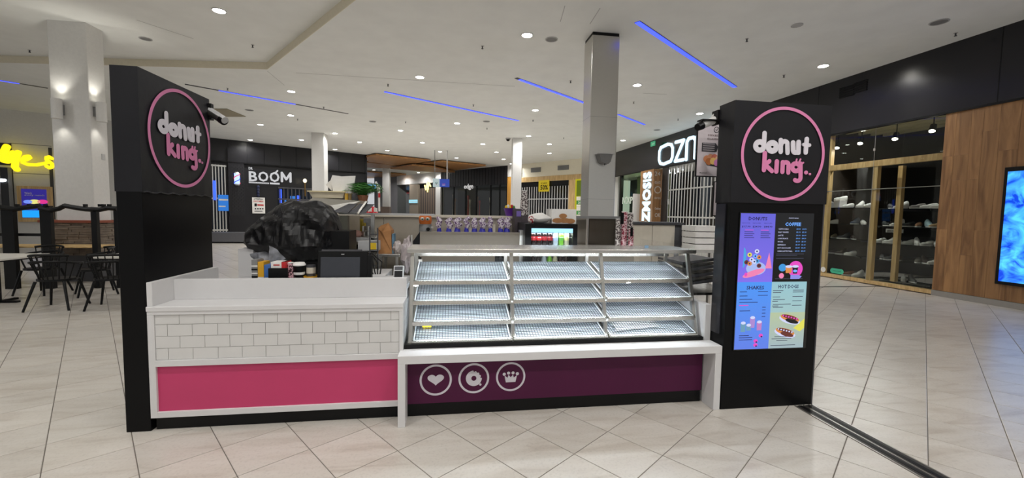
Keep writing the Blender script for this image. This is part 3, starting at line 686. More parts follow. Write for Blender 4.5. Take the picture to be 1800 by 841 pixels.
struct('shop_void', WB.box(B(), ps(912), ps(1028), 0, zo, -.9, -.8), mat('void', (12, 12, 14), .3), wf)
zg = WB.px(960, 328)[1]
struct('shop_header', WB.box(B(), ps(916), ps(1000), zg, zo, -.1, .0), M_blk, wf)
gr = thing('security_grille', 'white roller grille in the timber framed rear shop', 'grille', WB.w((ps(916)+ps(1000))/2, 0, 0))
for k in range(19):
    a = ps(918)+(ps(999)-ps(918))*k/18; obj('bar', WB.box(B(), a-.03, a+.03, 0, zg, -.03, .0), M_lgry, gr)
for y in (350,): z = WB.px(960, y)[1]; obj('rail', WB.box(B(), ps(918), ps(999), z-.04, z+.03, 0, .02), M_lgry, gr)
# yellow banner, green poster window
t = thing('sale_banner', 'yellow hanging sale banner over the rear grille', 'banner', WB.w(*WB.px(956, 327, .1), .1))
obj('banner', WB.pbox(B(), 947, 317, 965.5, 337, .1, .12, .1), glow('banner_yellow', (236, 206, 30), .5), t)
wall_text(WB, '50%', 950, 334, 963, 325.5, M_blk, t, .01, .02, .125); wall_text(WB, 'OFF', 951, 324, 962, 321, M_blk, t, .01, .0, .125)
t = thing('shop_window_posters', 'yellow edged lime window with stacked green and white sale posters', 'window display', WB.w(*WB.px(1019, 350, .05), .05))
obj('surround', WB.pbox(B(), 1011.5, 315, 1026, 384, .0, .05), glow('lime_yellow', (222, 214, 10), .55), t)
obj('glass_panel', WB.pbox(B(), 1014.5, 317.5, 1026, 345, .05, .06), glow('lime', (106, 124, 10), .6), t)
for k, (y0, y1, c) in enumerate(((346, 353, 0), (353, 360, 1), (360, 364, 0), (364, 371, 0), (371, 378, 1), (378, 381, 0))):
    obj('poster', WB.pbox(B(), 1014.5, y0, 1024.5, y1-.4, .06, .07), M_paper if not c else mat('poster_green', (60, 150, 84), .5), t)
wall_text(WB, '20', 1016, 358.5, 1022, 354.5, M_paper, t, .01, .02, .075); wall_text(WB, '25', 1016, 376.5, 1022, 372.5, M_paper, t, .01, .02, .075)
# black shop
ze = WB.px(840, 300)[1]
eb = struct('wall_back_black', WB.box(B(), ps(776), ps(892), WB.px(835, 327)[1], H, -.2, .02), mat('black_ribbed', (26, 25, 28), .3))
for k in range(24):
    a = ps(776)+(ps(892)-ps(776))*k/24; struct('panel', WB.box(B(), a+.02, a+(ps(892)-ps(776))/24-.02, WB.px(835, 326)[1], H-.02, .02, .05), MT['black_ribbed'], eb)
wn4 = struct('window_4', WB.box(B(), ps(776), ps(892), 0, .2, -.1, .02), M_blk)
struct('shop_void', WB.box(B(), ps(774), ps(894), 0, WB.px(835, 327)[1], -2.1, -2.0), mat('dark_shop', (40, 38, 36), .4), wn4)
for x in (776, 797, 818, 837, 862, 878, 891):
    struct('window_frame', WB.box(B(), ps(x)-.05, ps(x)+.05, 0, WB.px(835, 327)[1], -.1, .0), M_blk, wn4)
struct('pane', WB.box(B(), ps(776), ps(892), .2, WB.px(835, 327)[1], -.06, -.05), M_glassd, wn4)
for k, x in enumerate((797, 800, 823, 826, 839, 843, 862)):
    a, z = WB.px(x, 352+(k*7) % 12, -1.2); c = ((200, 190, 170), (150, 120, 90), (170, 60, 50))[k % 3]
    obj('garment_stand', B().cyl(WB.w(a, 0, -1.2), WB.w(a, z, -1.2), .12, .05, 8).cyl(WB.w(a, z, -1.2), WB.w(a, z+.5, -1.2), .05, .11, 8), mat('stand%d' % (k % 3), c, .6), label='dim display stand behind the black shop glass, %s from left' % ordw[k], cat='display', group='display stands in the black rear shop')
t = thing('shop_sign', 'white lower case lettering on the black rear shop', 'sign', WB.w(*WB.px(823, 328, .06), .06))
wall_text(WB, 'edge', 816, 334.5, 832, 323.5, glow('sign_soft', (210, 208, 205), .8), t, .04, .01, .06)
struct('trim_4', WB.box(B(), ps(892.5), ps(900), 0, H-.9, -.1, .06), mat('amber_trim', (206, 150, 66), .5))
struct('trim_5', WB.box(B(), ps(892.5), ps(917), WB.px(896, 311)[1], H, -.1, .05), M_wpaint)
struct('wall_back_pillar', WB.box(B(), ps(768), ps(776.5), 0, H, -.2, .15), M_wpaint)
# rear left bay of the same frontage
zl = WB.px(720, 322)[1]
wl = B(); WB.box(wl, ps(680), ps(769), WB.px(720, 324)[1], H, -.2, 0); WB.box(wl, ps(679), ps(686), 0, H, -.2, 0)
struct('wall_back_left', wl, M_wpaint)
for x, l_ in ((716, 'washing the white wall above the dark window behind the far column'), (750, 'washing the white wall above the yellow neon sign'), (775, 'beside the white pillar left of the black rear shop')):
    q = WB.w(ps(x), H, .9); downlight(q, 'small lit downlight '+l_)
wn5 = struct('window_5', WB.box(B(), ps(686), ps(720), 0, .4, -.1, 0), M_blk)
struct('shop_void', WB.box(B(), ps(684), ps(722), 0, WB.px(720, 324)[1], -1.6, -1.5), mat('dark_shop', (40, 38, 36), .4), wn5)
struct('pane', WB.box(B(), ps(686), ps(720), .4, WB.px(720, 324)[1], -.06, -.05), M_glassd, wn5)
struct('window_frame', WB.pbox(B(), 700, 338, 712, 340, -.9, -.8), glow('red_dim', (130, 20, 26), .7), wn5)
obj('mannequin', B().cyl(WB.w(ps(695), 0, -.8), WB.w(ps(695), 1.0, -.8), .1, .22, 10).cyl(WB.w(ps(695), 1.0, -.8), WB.w(ps(695), 2.3, -.8), .22, .3, 10).ell(WB.w(ps(695), 2.6, -.8), .13, .13, .2), M_lgry, label='pale mannequin in the dark window behind the far white column', cat='mannequin')
struct('wall_back_beige', WB.box(B(), ps(720), ps(735), 0, WB.px(728, 324)[1], -.2, .02), mat('beige_wall', (150, 138, 122), .6))
t = thing('shop_sign', 'small glowing pale blue sign on the beige wall strip', 'sign', WB.w(*WB.px(728, 354, .05), .05))
obj('panel', WB.pbox(B(), 720, 351.5, 734.5, 357, .03, .08), glow('ice_blue', (150, 214, 232), 1.1), t)
wall_text(WB, 'kathmandu', 721.5, 355.5, 733.5, 353, M_paper, t, .01, 0, .085)
gr = thing('timber_grille', 'brown upright slatted grille under the yellow neon sign', 'grille', WB.w(ps(752), 0, 0))
for k in range(15):
    a = ps(738.5)+(ps(766)-ps(738.5))*k/14; obj('slat', WB.box(B(), a-.1, a+.1, 0, WB.px(752, 331)[1], -.1, -.0), mat('taupe_slat%d' % (k % 2), ((120, 104, 90), (76, 66, 60))[k % 2], .6), gr)
struct('shop_void', WB.box(B(), ps(737), ps(768), 0, WB.px(752, 331)[1], -.5, -.4), MT['void'])
t = thing('neon_sign', 'glowing yellow script neon sign over the slatted grille', 'sign', WB.w(*WB.px(752, 328, .2), .2))
a, z = WB.px(752, 328, .03); k_ = WB.M(a, z, .03)
bb = B(); bb.stroke([(-.5, .1), (-.3, -.3), (-.1, .35), (.05, -.3), (.25, .3), (.5, 0)], .13, .05, k_); bb.stroke([(0, .45), (.0, -.5)], .1, .05, k_); obj('letters', bb, glow('neon_yellow', (255, 240, 150), 2.2), t)
# far end of the mall
far = B().box(-8, 6, 45, 45.3, 0, H); struct('wall_far', far, mat('far_grey', (120, 120, 124), .7))
t = thing('shop_sign', 'distant glowing blue arched sign at the mall end', 'sign', tuple(aY(652, 330, 44.8)))
p_ = aY(652, 331, 44.8); bb = B(); bb.prism([(.65*math.cos(k*math.pi/12), .45*math.sin(k*math.pi/12)) for k in range(13)], .1, frameM(tuple(p_), (1, 0, 0), (0, 0, 1))); obj('panel', bb, glow('far_blue', (120, 190, 255), 1.4), t)
obj('base', B().box(p_[0]-.8, p_[0]+.8, 44.7, 44.8, p_[2]-.3, p_[2]), mat('navy', (20, 40, 90), .5), t)
# timber ceiling rafts
rf = [([(642.5, 276.8), (661, 273.2), (757, 283.4), (704, 291.5), (648, 285)], 'left timber ceiling raft, nearest the barber shop'),
      ([(638, 285.4), (705, 292), (684, 296.5), (637, 294.5)], 'narrow timber ceiling raft behind the left one'),
      ([(686, 297.3), (724, 291.5), (762, 294), (800, 303.5), (762, 303)], 'middle timber ceiling raft under the hanging sign rods'),
      ([(731, 290.4), (776, 284.6), (854, 292.2), (792, 301), (764, 295)], 'right timber ceiling raft beside the black rear shop'),
      ([(637, 305), (646, 303), (714, 307.6), (680, 313), (637, 314)], 'farthest timber ceiling raft at the far white column')]
for pts, l in rf:
    zz_ = H-.16-(.2 if 'middle' in l else 0); P = [aZ(x, y, zz_) for x, y in pts]
    t = thing('timber_raft', l, 'ceiling panel', tuple(np.mean(P, 0)), 'suspended timber ceiling rafts')
    obj('board', B().prism([(q[0], q[1]) for q in P], .1, Matrix.Translation((0, 0, zz_))), M_raft, t)
    c = np.mean(P, 0); obj('upper_frame', B().prism([(c[0]+(q[0]-c[0])*.85, c[1]+(q[1]-c[1])*.85) for q in P], .06, Matrix.Translation((0, 0, zz_+.1))), M_blk, t)
# ================================================================ BARBER SHOP WALL (left rear)
WL = Wall((-12.9, 23.27), (-5.62, 28.39))
pl = lambda x, y=320, d=0.: WL.px(x, y, d)[0]
wl = struct('wall_left_rear', WL.box(B(), -4, WL.L, 0, H, -.2, 0), mat('barber_black', (23, 23, 27), .35, var=.1, scale=2))
zs = WL.px(500, 292)[1]
for k in range(13):
    a = -1+k*.82
    if a+.8 < WL.L: struct('panel', WL.box(B(), a+.012, a+.81, zs, H-.02, 0, .03), MT['barber_black'], wl)
struct('panel', WL.box(B(), -1, WL.L, zs-.08, zs-.02, 0, .12), M_blk, wl)
# brick pilaster
pb = struct('brick_pier', WL.pbox(B(), 401, 262, 429, 425, 0, .12), MT['barber_black'], wl)
bb = B(); a0, a1 = pl(401), pl(429)
for r_ in range(30):
    z = 1.2+r_*.09
    for c_ in range(5):
        x0 = a0+(c_-(.5 if r_ % 2 else 0))*(a1-a0)/4.5
        WL.box(bb, max(x0+.01, a0), min(x0+(a1-a0)/4.5-.01, a1), z, z+.08, .12, .135)
o = obj('bricks', bb, mat('painted_brick', (34, 34, 38), .4), wl); o['kind'] = 'stuff'
def shopwin(n, x0, y0, x1, y1, bars, m=M_alu):
    w_ = struct('window_%d' % n, WL.pbox(B(), x0, y0, x1, y1, .0, .02), mat('window_night', (30, 36, 46), .15))
    a0, a1 = pl(x0), pl(x1); z0 = WL.px((x0+x1)/2, y1)[1]; z1 = WL.px((x0+x1)/2, y0)[1]
    for k in range(bars): a = a0+(a1-a0)*(k+.5)/bars; struct('grille_bar', WL.box(B(), a-.025, a+.025, z0, z1, .02, .05), m, w_)
    for z in (z0+.1, (z0+z1)/2, z1-.05): struct('grille_rail', WL.box(B(), a0, a1, z-.04, z+.04, .05, .07), m, w_)
    return w_
w6 = shopwin(6, 371, 290, 398, 408, 5)
t = thing('window_poster', 'bright blue lit poster in the barber shop window at left', 'poster', WL.w(*WL.px(391, 357, .08), .08)); obj('sheet', WL.pbox(B(), 383, 343, 401, 371, .08, .1), glow('poster_blue', (40, 120, 210), .9), t)
obj('band', WL.pbox(B(), 384, 350, 400, 353, .1, .11), M_paper, t); obj('band', WL.pbox(B(), 384, 362, 396, 364, .1, .11), M_paper, t)
t = thing('neon_strip', 'blue lit vertical strip behind the left barber shop grille', 'sign', WL.w(*WL.px(377, 335, .08), .08)); obj('strip', WL.pbox(B(), 374.5, 318, 379, 352, .08, .1), glow('neon_blue', (50, 90, 255), 1.8), t)
w7 = shopwin(7, 488, 330, 548, 372, 9, M_gret)
for k, (x0, y0, x1, y1) in enumerate(((491, 333, 495, 357), (510, 345, 519, 357), (522, 344, 527, 356), (499, 352, 503, 358))):
    obj('neon_strip', WL.pbox(B(), x0, y0, x1, y1, .022, .04), glow('neon_blue', (50, 90, 255), 1.8) if k % 2 == 0 else glow('poster_blue', (40, 120, 210), .9), label='blue neon glow in the dark window right of the white notice, %s' % ordw[k], cat='sign', group='blue neon in the barber shop window')
t = thing('barber_pole', 'glowing red white and blue barber pole on the brick pier', 'barber pole', WL.w(*WL.px(417, 327, .3), .3))
P0 = np.array(WL.w(*WL.px(417, 326, .3), .3)); P1 = np.array(WL.w(*WL.px(417, 303, .3), .3)); hgt = P1[2]-P0[2]
obj('cap', B().cyl(tuple(P0), tuple(P0+[0, 0, hgt*.1]), .1, .13, 16).cyl(tuple(P0+[0, 0, hgt*.9]), tuple(P0+[0, 0, hgt]), .13, .08, 16), M_alu, t)
obj('tube', B().cyl(tuple(P0+[0, 0, hgt*.1]), tuple(P0+[0, 0, hgt*.9]), .125, n=16), glow('pole_white', (190, 215, 255), 1.3), t)
for col_, ph in (('red', 0), ('blue', math.pi)):
    for w_ in range(2):
        pts = [tuple(P0+[.13*math.cos(ph+w_*math.pi*0+q/10*3.6+w_*3.1), .13*math.sin(ph+q/10*3.6+w_*3.1), hgt*(.12+.38*w_+.38*q/10)]) for q in range(11)]
        obj('stripe', B().tube(pts, .022, 6), glow('pole_'+col_, (230, 40, 90) if col_ == 'red' else (40, 70, 230), 1.1), t)
t = thing('shop_sign', 'large white capital lettering on the dark barber shop wall', 'sign', WL.w(*WL.px(474, 310, .05), .05))
mw = glow('boom_white', (225, 225, 228), .75)
for s_, x0, x1 in (('B', 437.5, 452), ('O', 454, 471.5), ('O', 474, 491)):
    wall_text(WL, s_, x0, 319+(x0-437)*.035, x1, 301.5+(x0-437)*.035, mw, t, .05, .02, .05)
_a0, _z0 = WL.px(495.5, 320.5, .05); _a1 = WL.px(510.5, 320.5, .05)[0]; _h = WL.px(503, 303.5, .05)[1]-_z0-.08; _w = _a1-_a0
obj('lettering', B().stroke([(0, 0), (.0, _h), (_w/2, _h*.25), (_w, _h), (_w, 0)], .11, .05, WL.M(_a0, _z0+.05, .05)), mw, t)
wall_text(WL, 'DR', 437, 298.5, 444, 294, mw, t, .03, .02, .05)
a, z = WL.px(484.5, 304, .1); obj('lettering', B().stroke([(0, 0), (.1, .12)], .08, .05, WL.M(a, z, .05)), mw, t)
obj('underline', WL.pbox(B(), 437, 320.5, 472, 323, .05, .07), mw, t); obj('underline', WL.pbox(B(), 474, 321.5, 491, 324.5, .05, .07), mw, t)
wall_text(WL, 'COMMUNICATIONS', 438, 322.6, 471, 321, M_blk, t, .004, 0, .072)
t = thing('notice_poster', 'white notice with red text and black icons on the barber shop wall', 'notice', WL.w(*WL.px(454, 375, .03), .03))
obj('sheet', WL.pbox(B(), 443, 347.5, 465.5, 375.5, .03, .05), M_paper, t)
wall_text(WL, 'ATTENTION', 446, 351.5, 462, 349.2, M_gret, t, .004, .01, .052); wall_text(WL, 'CUSTOMERS', 445.5, 355.5, 463, 353, M_red, t, .004, .02, .052)
obj('icon', WL.pbox(B(), 447, 358, 451, 363, .052, .056), M_blk, t); obj('icon', WL.pbox(B(), 452, 359.5, 463, 362, .052, .056), M_red, t)
for k in range(4): obj('icon', WL.pbox(B(), 447.5+k*4.2, 366, 450+k*4.2, 368.5, .052, .056), M_gret, t)
obj('icon', WL.pbox(B(), 447, 371, 461, 372.3, .052, .056), M_gret, t)
t = thing('pendant_chain', 'small dark vertical hanging ornament between sign and notice', 'ornament', WL.w(*WL.px(454, 345, .06), .06))
for k in range(4): obj('link', B().ell(WL.w(*WL.px(454, 329+k*5, .06), .06), .08, .05, .09), mat('blue_grey', (44, 50, 80), .4), t)
P = np.array(WL.w(*WL.px(536, 318, .6), .6)); t = thing('wall_lamp', 'small lit brass lamp head near the white column', 'lamp', tuple(P))
obj('bulb', B().ell(tuple(P), .1, .1, .12), glow('lamp_warm', (255, 240, 200), 2.2), t); obj('stem', B().cyl(tuple(P-[0, 0, .1]), tuple(P-[0, 0, .9]), .03, n=8), mat('brass', (140, 110, 60), .4, .8), t)
struct('trim_6', WL.box(B(), WL.L-.02, WL.L+.12, 0, H, -.2, .03), M_blkw)
# low grey bench standing before it
P = aZ(395, 428, 0)
t = thing('low_bench', 'grey metallic low planter box standing in front of the barber shop', 'planter', (P[0], P[1], 0))
zt = aY(395, 409, P[1])[2]; x0 = aY(360, 420, P[1])[0]; x1 = aY(417, 420, P[1])[0]
obj('box', B().box(x0, x1+1.5, P[1], P[1]+.5, .06, zt), mat('planter_grey', (116, 116, 120), .35, .6), t, bevel=.01); obj('plinth', B().box(x0+.05, x1+1.45, P[1]+.05, P[1]+.45, 0, .06), M_blk, t)
# ================================================================ LEFT WALL (phone shop)
WA = Wall((-17.3, 18.36), (-12.2, 21.2))
wa = struct('wall_left', WA.box(B(), -6, WA.L, 0, HR+.1, -.2, 0), M_wpaint)
for y in (255, 306):
    z = WA.px(60, y)[1]; struct('panel_joint', WA.box(B(), WA.px(18, 250)[0], WA.px(90, 250)[0], z-.012, z+.012, 0, .006), M_gry, wa)
a = WA.px(90, 300)[0]; struct('panel_joint', WA.box(B(), a-.05, a+.05, 0, WA.px(90, 260)[1], 0, .01), M_gret, wa)
a = WA.px(97, 300)[0]
z0 = WA.px(10, 395)[1]; z1 = WA.px(10, 252)[1]
w8 = struct('window_8', WA.box(B(), -5, WA.px(24, 320)[0], 0, z1, 0, .03), MT['void'])
for k in range(12):
    a = WA.px(24, 320)[0]-.05-k*.3; struct('grille_bar', WA.box(B(), a-.07, a+.03, 0, z1-.9, .03, .07), M_gry, w8)
struct('grille_rail', WA.box(B(), -5, WA.px(22, 320)[0], z1-.92, z1-.84, .03, .09), M_lgry, w8)
obj('shop_spotlight', B().cyl(WA.w(*WA.px(3, 318, .1), .1), WA.w(*WA.px(3, 316, .1), .12), .12, n=12), glow('opt_spot', (240, 248, 255), 2.5), label='white lamp glowing behind the far left grille', cat='spotlight')
# yellow script sign
t = thing('shop_sign', 'glowing yellow script sign on the left wall', 'sign', WA.w(*WA.px(48, 280, .3), .3))
sy = glow('yes_yellow', (250, 225, 20), 1.25)
def pts2(pts, W_, d): 
    return [(lambda q: (q[0], q[1]))(W_.px(x, y, d)) for x, y in pts]
K = 120/561
def zy(l): return [(x*K, 220+y*K) for x, y in l]
strokes = [zy([(55, 178), (35, 215), (22, 260), (32, 290), (60, 295), (90, 270), (110, 230)]), zy([(150, 225), (135, 262), (125, 310), (122, 345), (140, 365)]), zy([(105, 235), (92, 268), (70, 288)]),
  zy([(185, 290), (215, 285), (245, 268), (235, 255), (205, 262), (185, 285), (190, 310), (230, 325), (300, 328), (370, 315), (405, 300)]),
  zy([(425, 275), (405, 262), (385, 268), (385, 285), (410, 305), (432, 325), (425, 345), (405, 352), (385, 340)])]
M0 = WA.M(0, 0, .25); bb = B()
sgn = WA.right()
for st_, w_ in zip(strokes, (.2, .18, .14, .12, .12)):
    bb.stroke([(sgn*a, z) for a, z in pts2(st_, WA, .3)], w_, .1, M0)
obj('letters', bb, sy, t)
# framed screen
t = thing('framed_screen', 'pale timber framed glowing promotion screen on the left wall', 'screen', WA.w(*WA.px(64, 388, .1), .1))
bb = B()
obj('frame', WA.pbox(B(), 32, 328, 94, 390, 0, .1), M_pine, t)
obj('screen', WA.pbox(B(), 40, 333, 84, 383, .1, .12), glow('promo_blue', (40, 30, 130), 1.0), t)
obj('picture', WA.pbox(B(), 41, 370, 83, 382.5, .12, .125), glow('promo_cyan', (20, 150, 230), 1.2), t)
for k, (x, y, r_, c) in enumerate(((49, 355, .12, (110, 140, 240)), (61, 355, .15, (230, 225, 130)), (75, 355, .14, (220, 50, 140)), (58, 367, .12, (40, 60, 160)))):
    a, z = WA.px(x, y, .125); obj('picture', B().prism([(r_*math.cos(q*math.pi/8), r_*.6*math.sin(q*math.pi/8)) for q in range(16)], .01, WA.M(a, z, .125)), glow('promo%d' % k, c, 1.0), t)
wall_text(WA, 'Watch', 43, 341.5, 56, 338, M_paper, t, .01, .01, .125); wall_text(WA, 'every match', 43, 345.5, 78, 342, M_paper, t, .01, .01, .125)
# ================================================================ COLUMNS
def column(name, x0, x1, ytop, Z, dep, label, m, z0=0.):
    P = aZ(x0, ytop, Z); Q = aY(x1, ytop, P[1]); b = B().box(P[0], Q[0], P[1], P[1]+dep, 0, Z+.02)
    return obj(name, b, m, label=label, cat='column', bevel=.01), P, Q
column('column', 547, 569, 233, H, .6, 'white square column standing before the barber shop', M_wpaint)
column('column', 902, 918, 242, H, .5, 'white square column standing by the black rear shop', M_wpaint)
column('column', 672, 684, 295, H, .9, 'farthest white square column under the timber rafts', M_wpaint)
# steel column
P = aZ(1042, 55, H); Q = aY(1090, 55, P[1]); sc_w = Q[0]-P[0]
t = thing('steel_column', 'tall brushed steel clad column standing behind the counter', 'column', ((P[0]+Q[0])/2, P[1]+.25, 0))
zsp = aY(1060, 300, P[1])[2]
obj('cladding', B().box(P[0], Q[0], P[1], P[1]+.5, 0, H-.06), M_steel, t, bevel=.012)
obj('cap', B().box(P[0]+.01, Q[0]-.01, P[1]+.01, P[1]+.49, H-.06, H+.01), M_blk, t)
for z in (1.9, 3.55): obj('panel_seam', B().box(P[0]-.001, Q[0]+.001, P[1]-.001, P[1]+.501, z, z+.004), M_gry, t)
c = aY(1061, 280, P[1]); lt = thing('wall_light', 'grey half bowl wall light fixed to the steel column', 'lamp', (c[0], P[1], c[2]-.1))
sh = B(); prof = [(-.17, .09), (.17, .09), (.12, -.07), (.06, -.1), (-.06, -.1), (-.12, -.07)]
fr_ = [(c[0]+x, P[1], c[2]+z) for x, z in prof]; bk_ = [(c[0]+x*.75, P[1]-.14, c[2]+z*.9) for x, z in prof]
sh.add(fr_+bk_, [(0, 1, 2, 3, 4, 5), (11, 10, 9, 8, 7, 6)]+[(i, (i+1) % 6, 6+(i+1) % 6, 6+i) for i in range(6)])
obj('shade', sh, M_gry, lt, bevel=.008); obj('rim', B().box(c[0]-.18, c[0]+.18, P[1]-.15, P[1], c[2]+.085, c[2]+.1), M_lgry, lt); obj('finial', B().cyl((c[0], P[1]-.07, c[2]-.13), (c[0], P[1]-.07, c[2]-.09), .012, n=8), M_gret, lt)
# white column at left with sconces and stone base
YC = 10.0
xa = aY(79, 0, YC)[0]; xb = aY(148, 0, YC)[0]; dC = aX(183, 100, xb)[1]-YC
t = thing('column', 'large white painted column at left standing in a stone clad base', 'column', ((xa+xb)/2, YC+dC/2, 0))
obj('shaft', B().box(xa, xb, YC, YC+dC, 0, HR+.05), M_wpaint, t, bevel=.02)
zt = aY(120, 390, YC-.12)[2]; ov = .14
obj('base_core', B().box(xa-ov+.02, xb+ov-.02, YC-ov+.02, YC+dC+ov, 0, zt-.02), M_gret, t)
obj('base_cap', B().box(xa-ov-.05, xb+ov+.05, YC-ov-.05, YC+dC+ov+.05, zt-.02, zt+.03), mat('brown_cap', (132, 66, 44), .5), t)
M_stone = mat('ledge_stone', (118, 106, 94), .85, var=.35, scale=5, bump=.6)
random.seed(11); cnt = 0
z = .55
while z < zt-.03:
    h_ = min(random.choice((.035, .045, .055)), zt-.02-z); x = xa-ov
    while x < xb+ov-.02:
        w_ = min(random.uniform(.12, .3), xb+ov-x)
        obj('stone', B().box(x+.002, x+w_-.002, YC-ov-random.uniform(.0, .03), YC-ov+.03, z+.002, z+h_-.002), M_stone, t); x += w_; cnt += 1
    y = YC-ov
    while y < YC+dC+ov-.02:
        w_ = min(random.uniform(.12, .3), YC+dC+ov-y)
        obj('stone', B().box(xb+ov-.03, xb+ov+random.uniform(0, .03), y+.002, y+w_-.002, z+.002, z+h_-.002), M_stone, t); y += w_; cnt += 1
    z += h_
def sconce(c, nrm, label):
    c = np.array(c); nrm = np.array(nrm)
    s_ = thing('wall_sconce', label, 'lamp', tuple(c), 'up and down lights on the white column')
    q = c+nrm*.13
    obj('shade', B().lathe([(.075, -.2), (.085, -.2), (.085, .2), (.075, .2), (.07, .19), (.07, -.19)], tuple(q), 20), M_wpaint, s_, smooth=True)
    side = np.array([-nrm[1], nrm[0], 0])
    obj('bracket', B().box(*(sorted((c[0], (c+nrm*.06)[0]+1e-3)) if abs(nrm[0]) > .5 else (c[0]-.04, c[0]+.04)), *(sorted((c[1], (c+nrm*.06)[1])) if abs(nrm[1]) > .5 else (c[1]-.04, c[1]+.04)), c[2]-.1, c[2]+.1), M_gry, s_)
    for sg_ in (1, -1):
        obj('lens', B().cyl(tuple(q+[0, 0, .17*sg_]), tuple(q+[0, 0, .18*sg_]), .07, n=16), glow('sconce_lens', (255, 250, 230), 6), s_)
        l = bpy.data.lights.new('sconce_lamp', 'SPOT'); l.energy = 14; l.spot_size = 1.6; l.spot_blend = .8; l.shadow_soft_size = .04; l.color = (1, .96, .86)
        lo = bpy.data.objects.new('lamp', l); COL.objects.link(lo); lo.parent = s_; lo.location = tuple(nrm*.13+np.array([0, 0, .2*sg_])); lo.rotation_euler = (0 if sg_ < 0 else math.pi, 0, 0)
cA = aY(112, 194, YC); sconce((cA[0]-.02, YC, cA[2]), (0, -1, 0), 'white cylinder sconce on the front face of the left column')
cB = aX(166, 197, xb); sconce((xb, cB[1], cB[2]), (1, 0, 0), 'white cylinder sconce on the right face of the left column')
pp = aX(181, 276, xb); obj('switch_plate', B().box(xb, xb+.01, pp[1]-.04, pp[1]+.05, pp[2]-.06, pp[2]+.06), M_lgry, label='small grey switch plate on the right face of the left column', cat='switch')
# ================================================================ THE KIOSK
# ---- sign totems
def vinyl_shell(x0, x1, y0, y1, z0, z1, seed):
    """loose printed cover pulled over the top of a totem: subdivided faces with small folds"""
    b = B(); N = 26
    def face(o, u, v, n):
        vs = []; o = np.array(o); u = np.array(u); v = np.array(v); n = np.array(n)
        for j in range(N+1):
            for i in range(N+1):
                a, c = i/N, j/N; p = o+u*a+v*c
                e = min(a, 1-a, 1-c)*8
                k = mnoise.noise(Vector((p[0]*5+seed, p[1]*5, p[2]*2.5)))*.004+mnoise.noise(Vector((p[0]*14, p[1]*14+seed, p[2]*4)))*.006*max(0, 1-c*5)
                p = p+n*(k*min(1, e)); vs.append(tuple(p))
        b.add(vs, [(j*(N+1)+i, j*(N+1)+i+1, (j+1)*(N+1)+i+1, (j+1)*(N+1)+i) for j in range(N) for i in range(N)])
    dx, dy, dz = x1-x0, y1-y0, z1-z0
    face((x0, y0, z0), (dx, 0, 0), (0, 0, dz), (0, -1, 0)); face((x1, y0, z0), (0, dy, 0), (0, 0, dz), (1, 0, 0))
    face((x1, y1, z0), (-dx, 0, 0), (0, 0, dz), (0, 1, 0)); face((x0, y1, z0), (0, -dy, 0), (0, 0, dz), (-1, 0, 0))
    b.add([(x0, y0, z1), (x1, y0, z1), (x1, y1, z1), (x0, y1, z1)], [(0, 1, 2, 3)])
    return b
# logo strokes measured on the right totem (metres from the ring's centre)
RC = aY(1375.5, 271.5, 3.05)
def zr8(x, y): q = aY(1240+x*.3329, 160+y*.3329, 3.05); return (q[0]-RC[0], q[2]-RC[2])
def arc(cx, cy, r, a0, a1, n=14): return [(cx+r*math.cos(math.radians(a0+(a1-a0)*i/n)), cy+r*math.sin(math.radians(a0+(a1-a0)*i/n))) for i in range(n+1)]
DW = [(arc(282, 292, 22, 0, 360, 24), 30), ([(307, 225), (303, 295)], 27), (arc(347, 297, 21, 0, 360, 24), 32),
      ([(392, 262), (391, 322)], 27), (arc(411, 285, 17, 180, 330)+[(427, 328)], 26), ([(456, 275)]+arc(470, 313, 14, 180, 30)+[(485, 272)], 27), ([(486, 275), (484, 328)], 25), ([(528, 256), (522, 326)], 26), ([(512, 285), (542, 288)], 20)]
KP = [([(309, 330), (304, 418)], 27), ([(333, 372), (308, 392)], 24), ([(312, 392), (346, 424)], 25), ([(372, 374), (369, 426)], 27),
      ([(403, 378), (401, 428)], 26), (arc(419, 393, 15, 190, 340)+[(432, 432)], 25), (arc(472, 404, 20, 0, 360, 24), 26), ([(496, 385), (496, 455)]+arc(478, 458, 18, 0, 130), 24), ([(470, 385), (476, 362)], 9), ([(484, 385), (495, 362)], 9), ([(496, 390), (510, 380)], 9),
      ([(524, 432), (525, 432)], 22), ([(544, 440), (545, 440)], 13)]
def logo(M, parent):
    def pr_(ss):
        b = B()
        for pts, w in ss:
            P = [zr8(x, y) for x, y in pts]; b.stroke(P, w*.3329/CF*3.05*1.03, .0015, M)
        return b
    obj('ring', B().ring((0, 0), .352, .376, .0015, M, 96), M_logop, parent)
    obj('lettering', pr_(DW), M_logow, parent, label='white rounded upper word'); obj('lettering', pr_(KP), M_logop, parent, label='pink rounded lower word')
tl = thing('sign_totem', 'tall black sign totem at left with pink ring logo on its inner side', 'sign', (-2.19, 3.62, 0))
obj('body', B().box(-2.268, -2.11, 3.2, 4.03, 0, 2.535), M_black, tl, bevel=.003)
obj('cover', vinyl_shell(-2.272, -2.104, 3.196, 4.034, 1.70, 2.542, 3), M_vinyl, tl, smooth=True)
logo(frameM((-2.096, 3.635, 2.13), (0, 1, 0), (0, 0, 1)), tl)
obj('hem', B().tube([(-2.1, 3.2+.83*i/20, 1.70+.006*math.sin(i*1.9)) for i in range(21)], .006, 6), M_vinyl, tl)
tr_ = thing('sign_totem', 'tall black sign totem at right with pink ring logo above a lit menu screen', 'sign', (2.63, 3.14, 0))
obj('body', B().box(2.21, 3.055, 3.052, 3.235, 0, 2.5), M_black, tr_, bevel=.003)
obj('cover', vinyl_shell(2.204, 3.075, 3.046, 3.24, 1.71, 2.515, 9), M_vinyl, tr_, smooth=True)
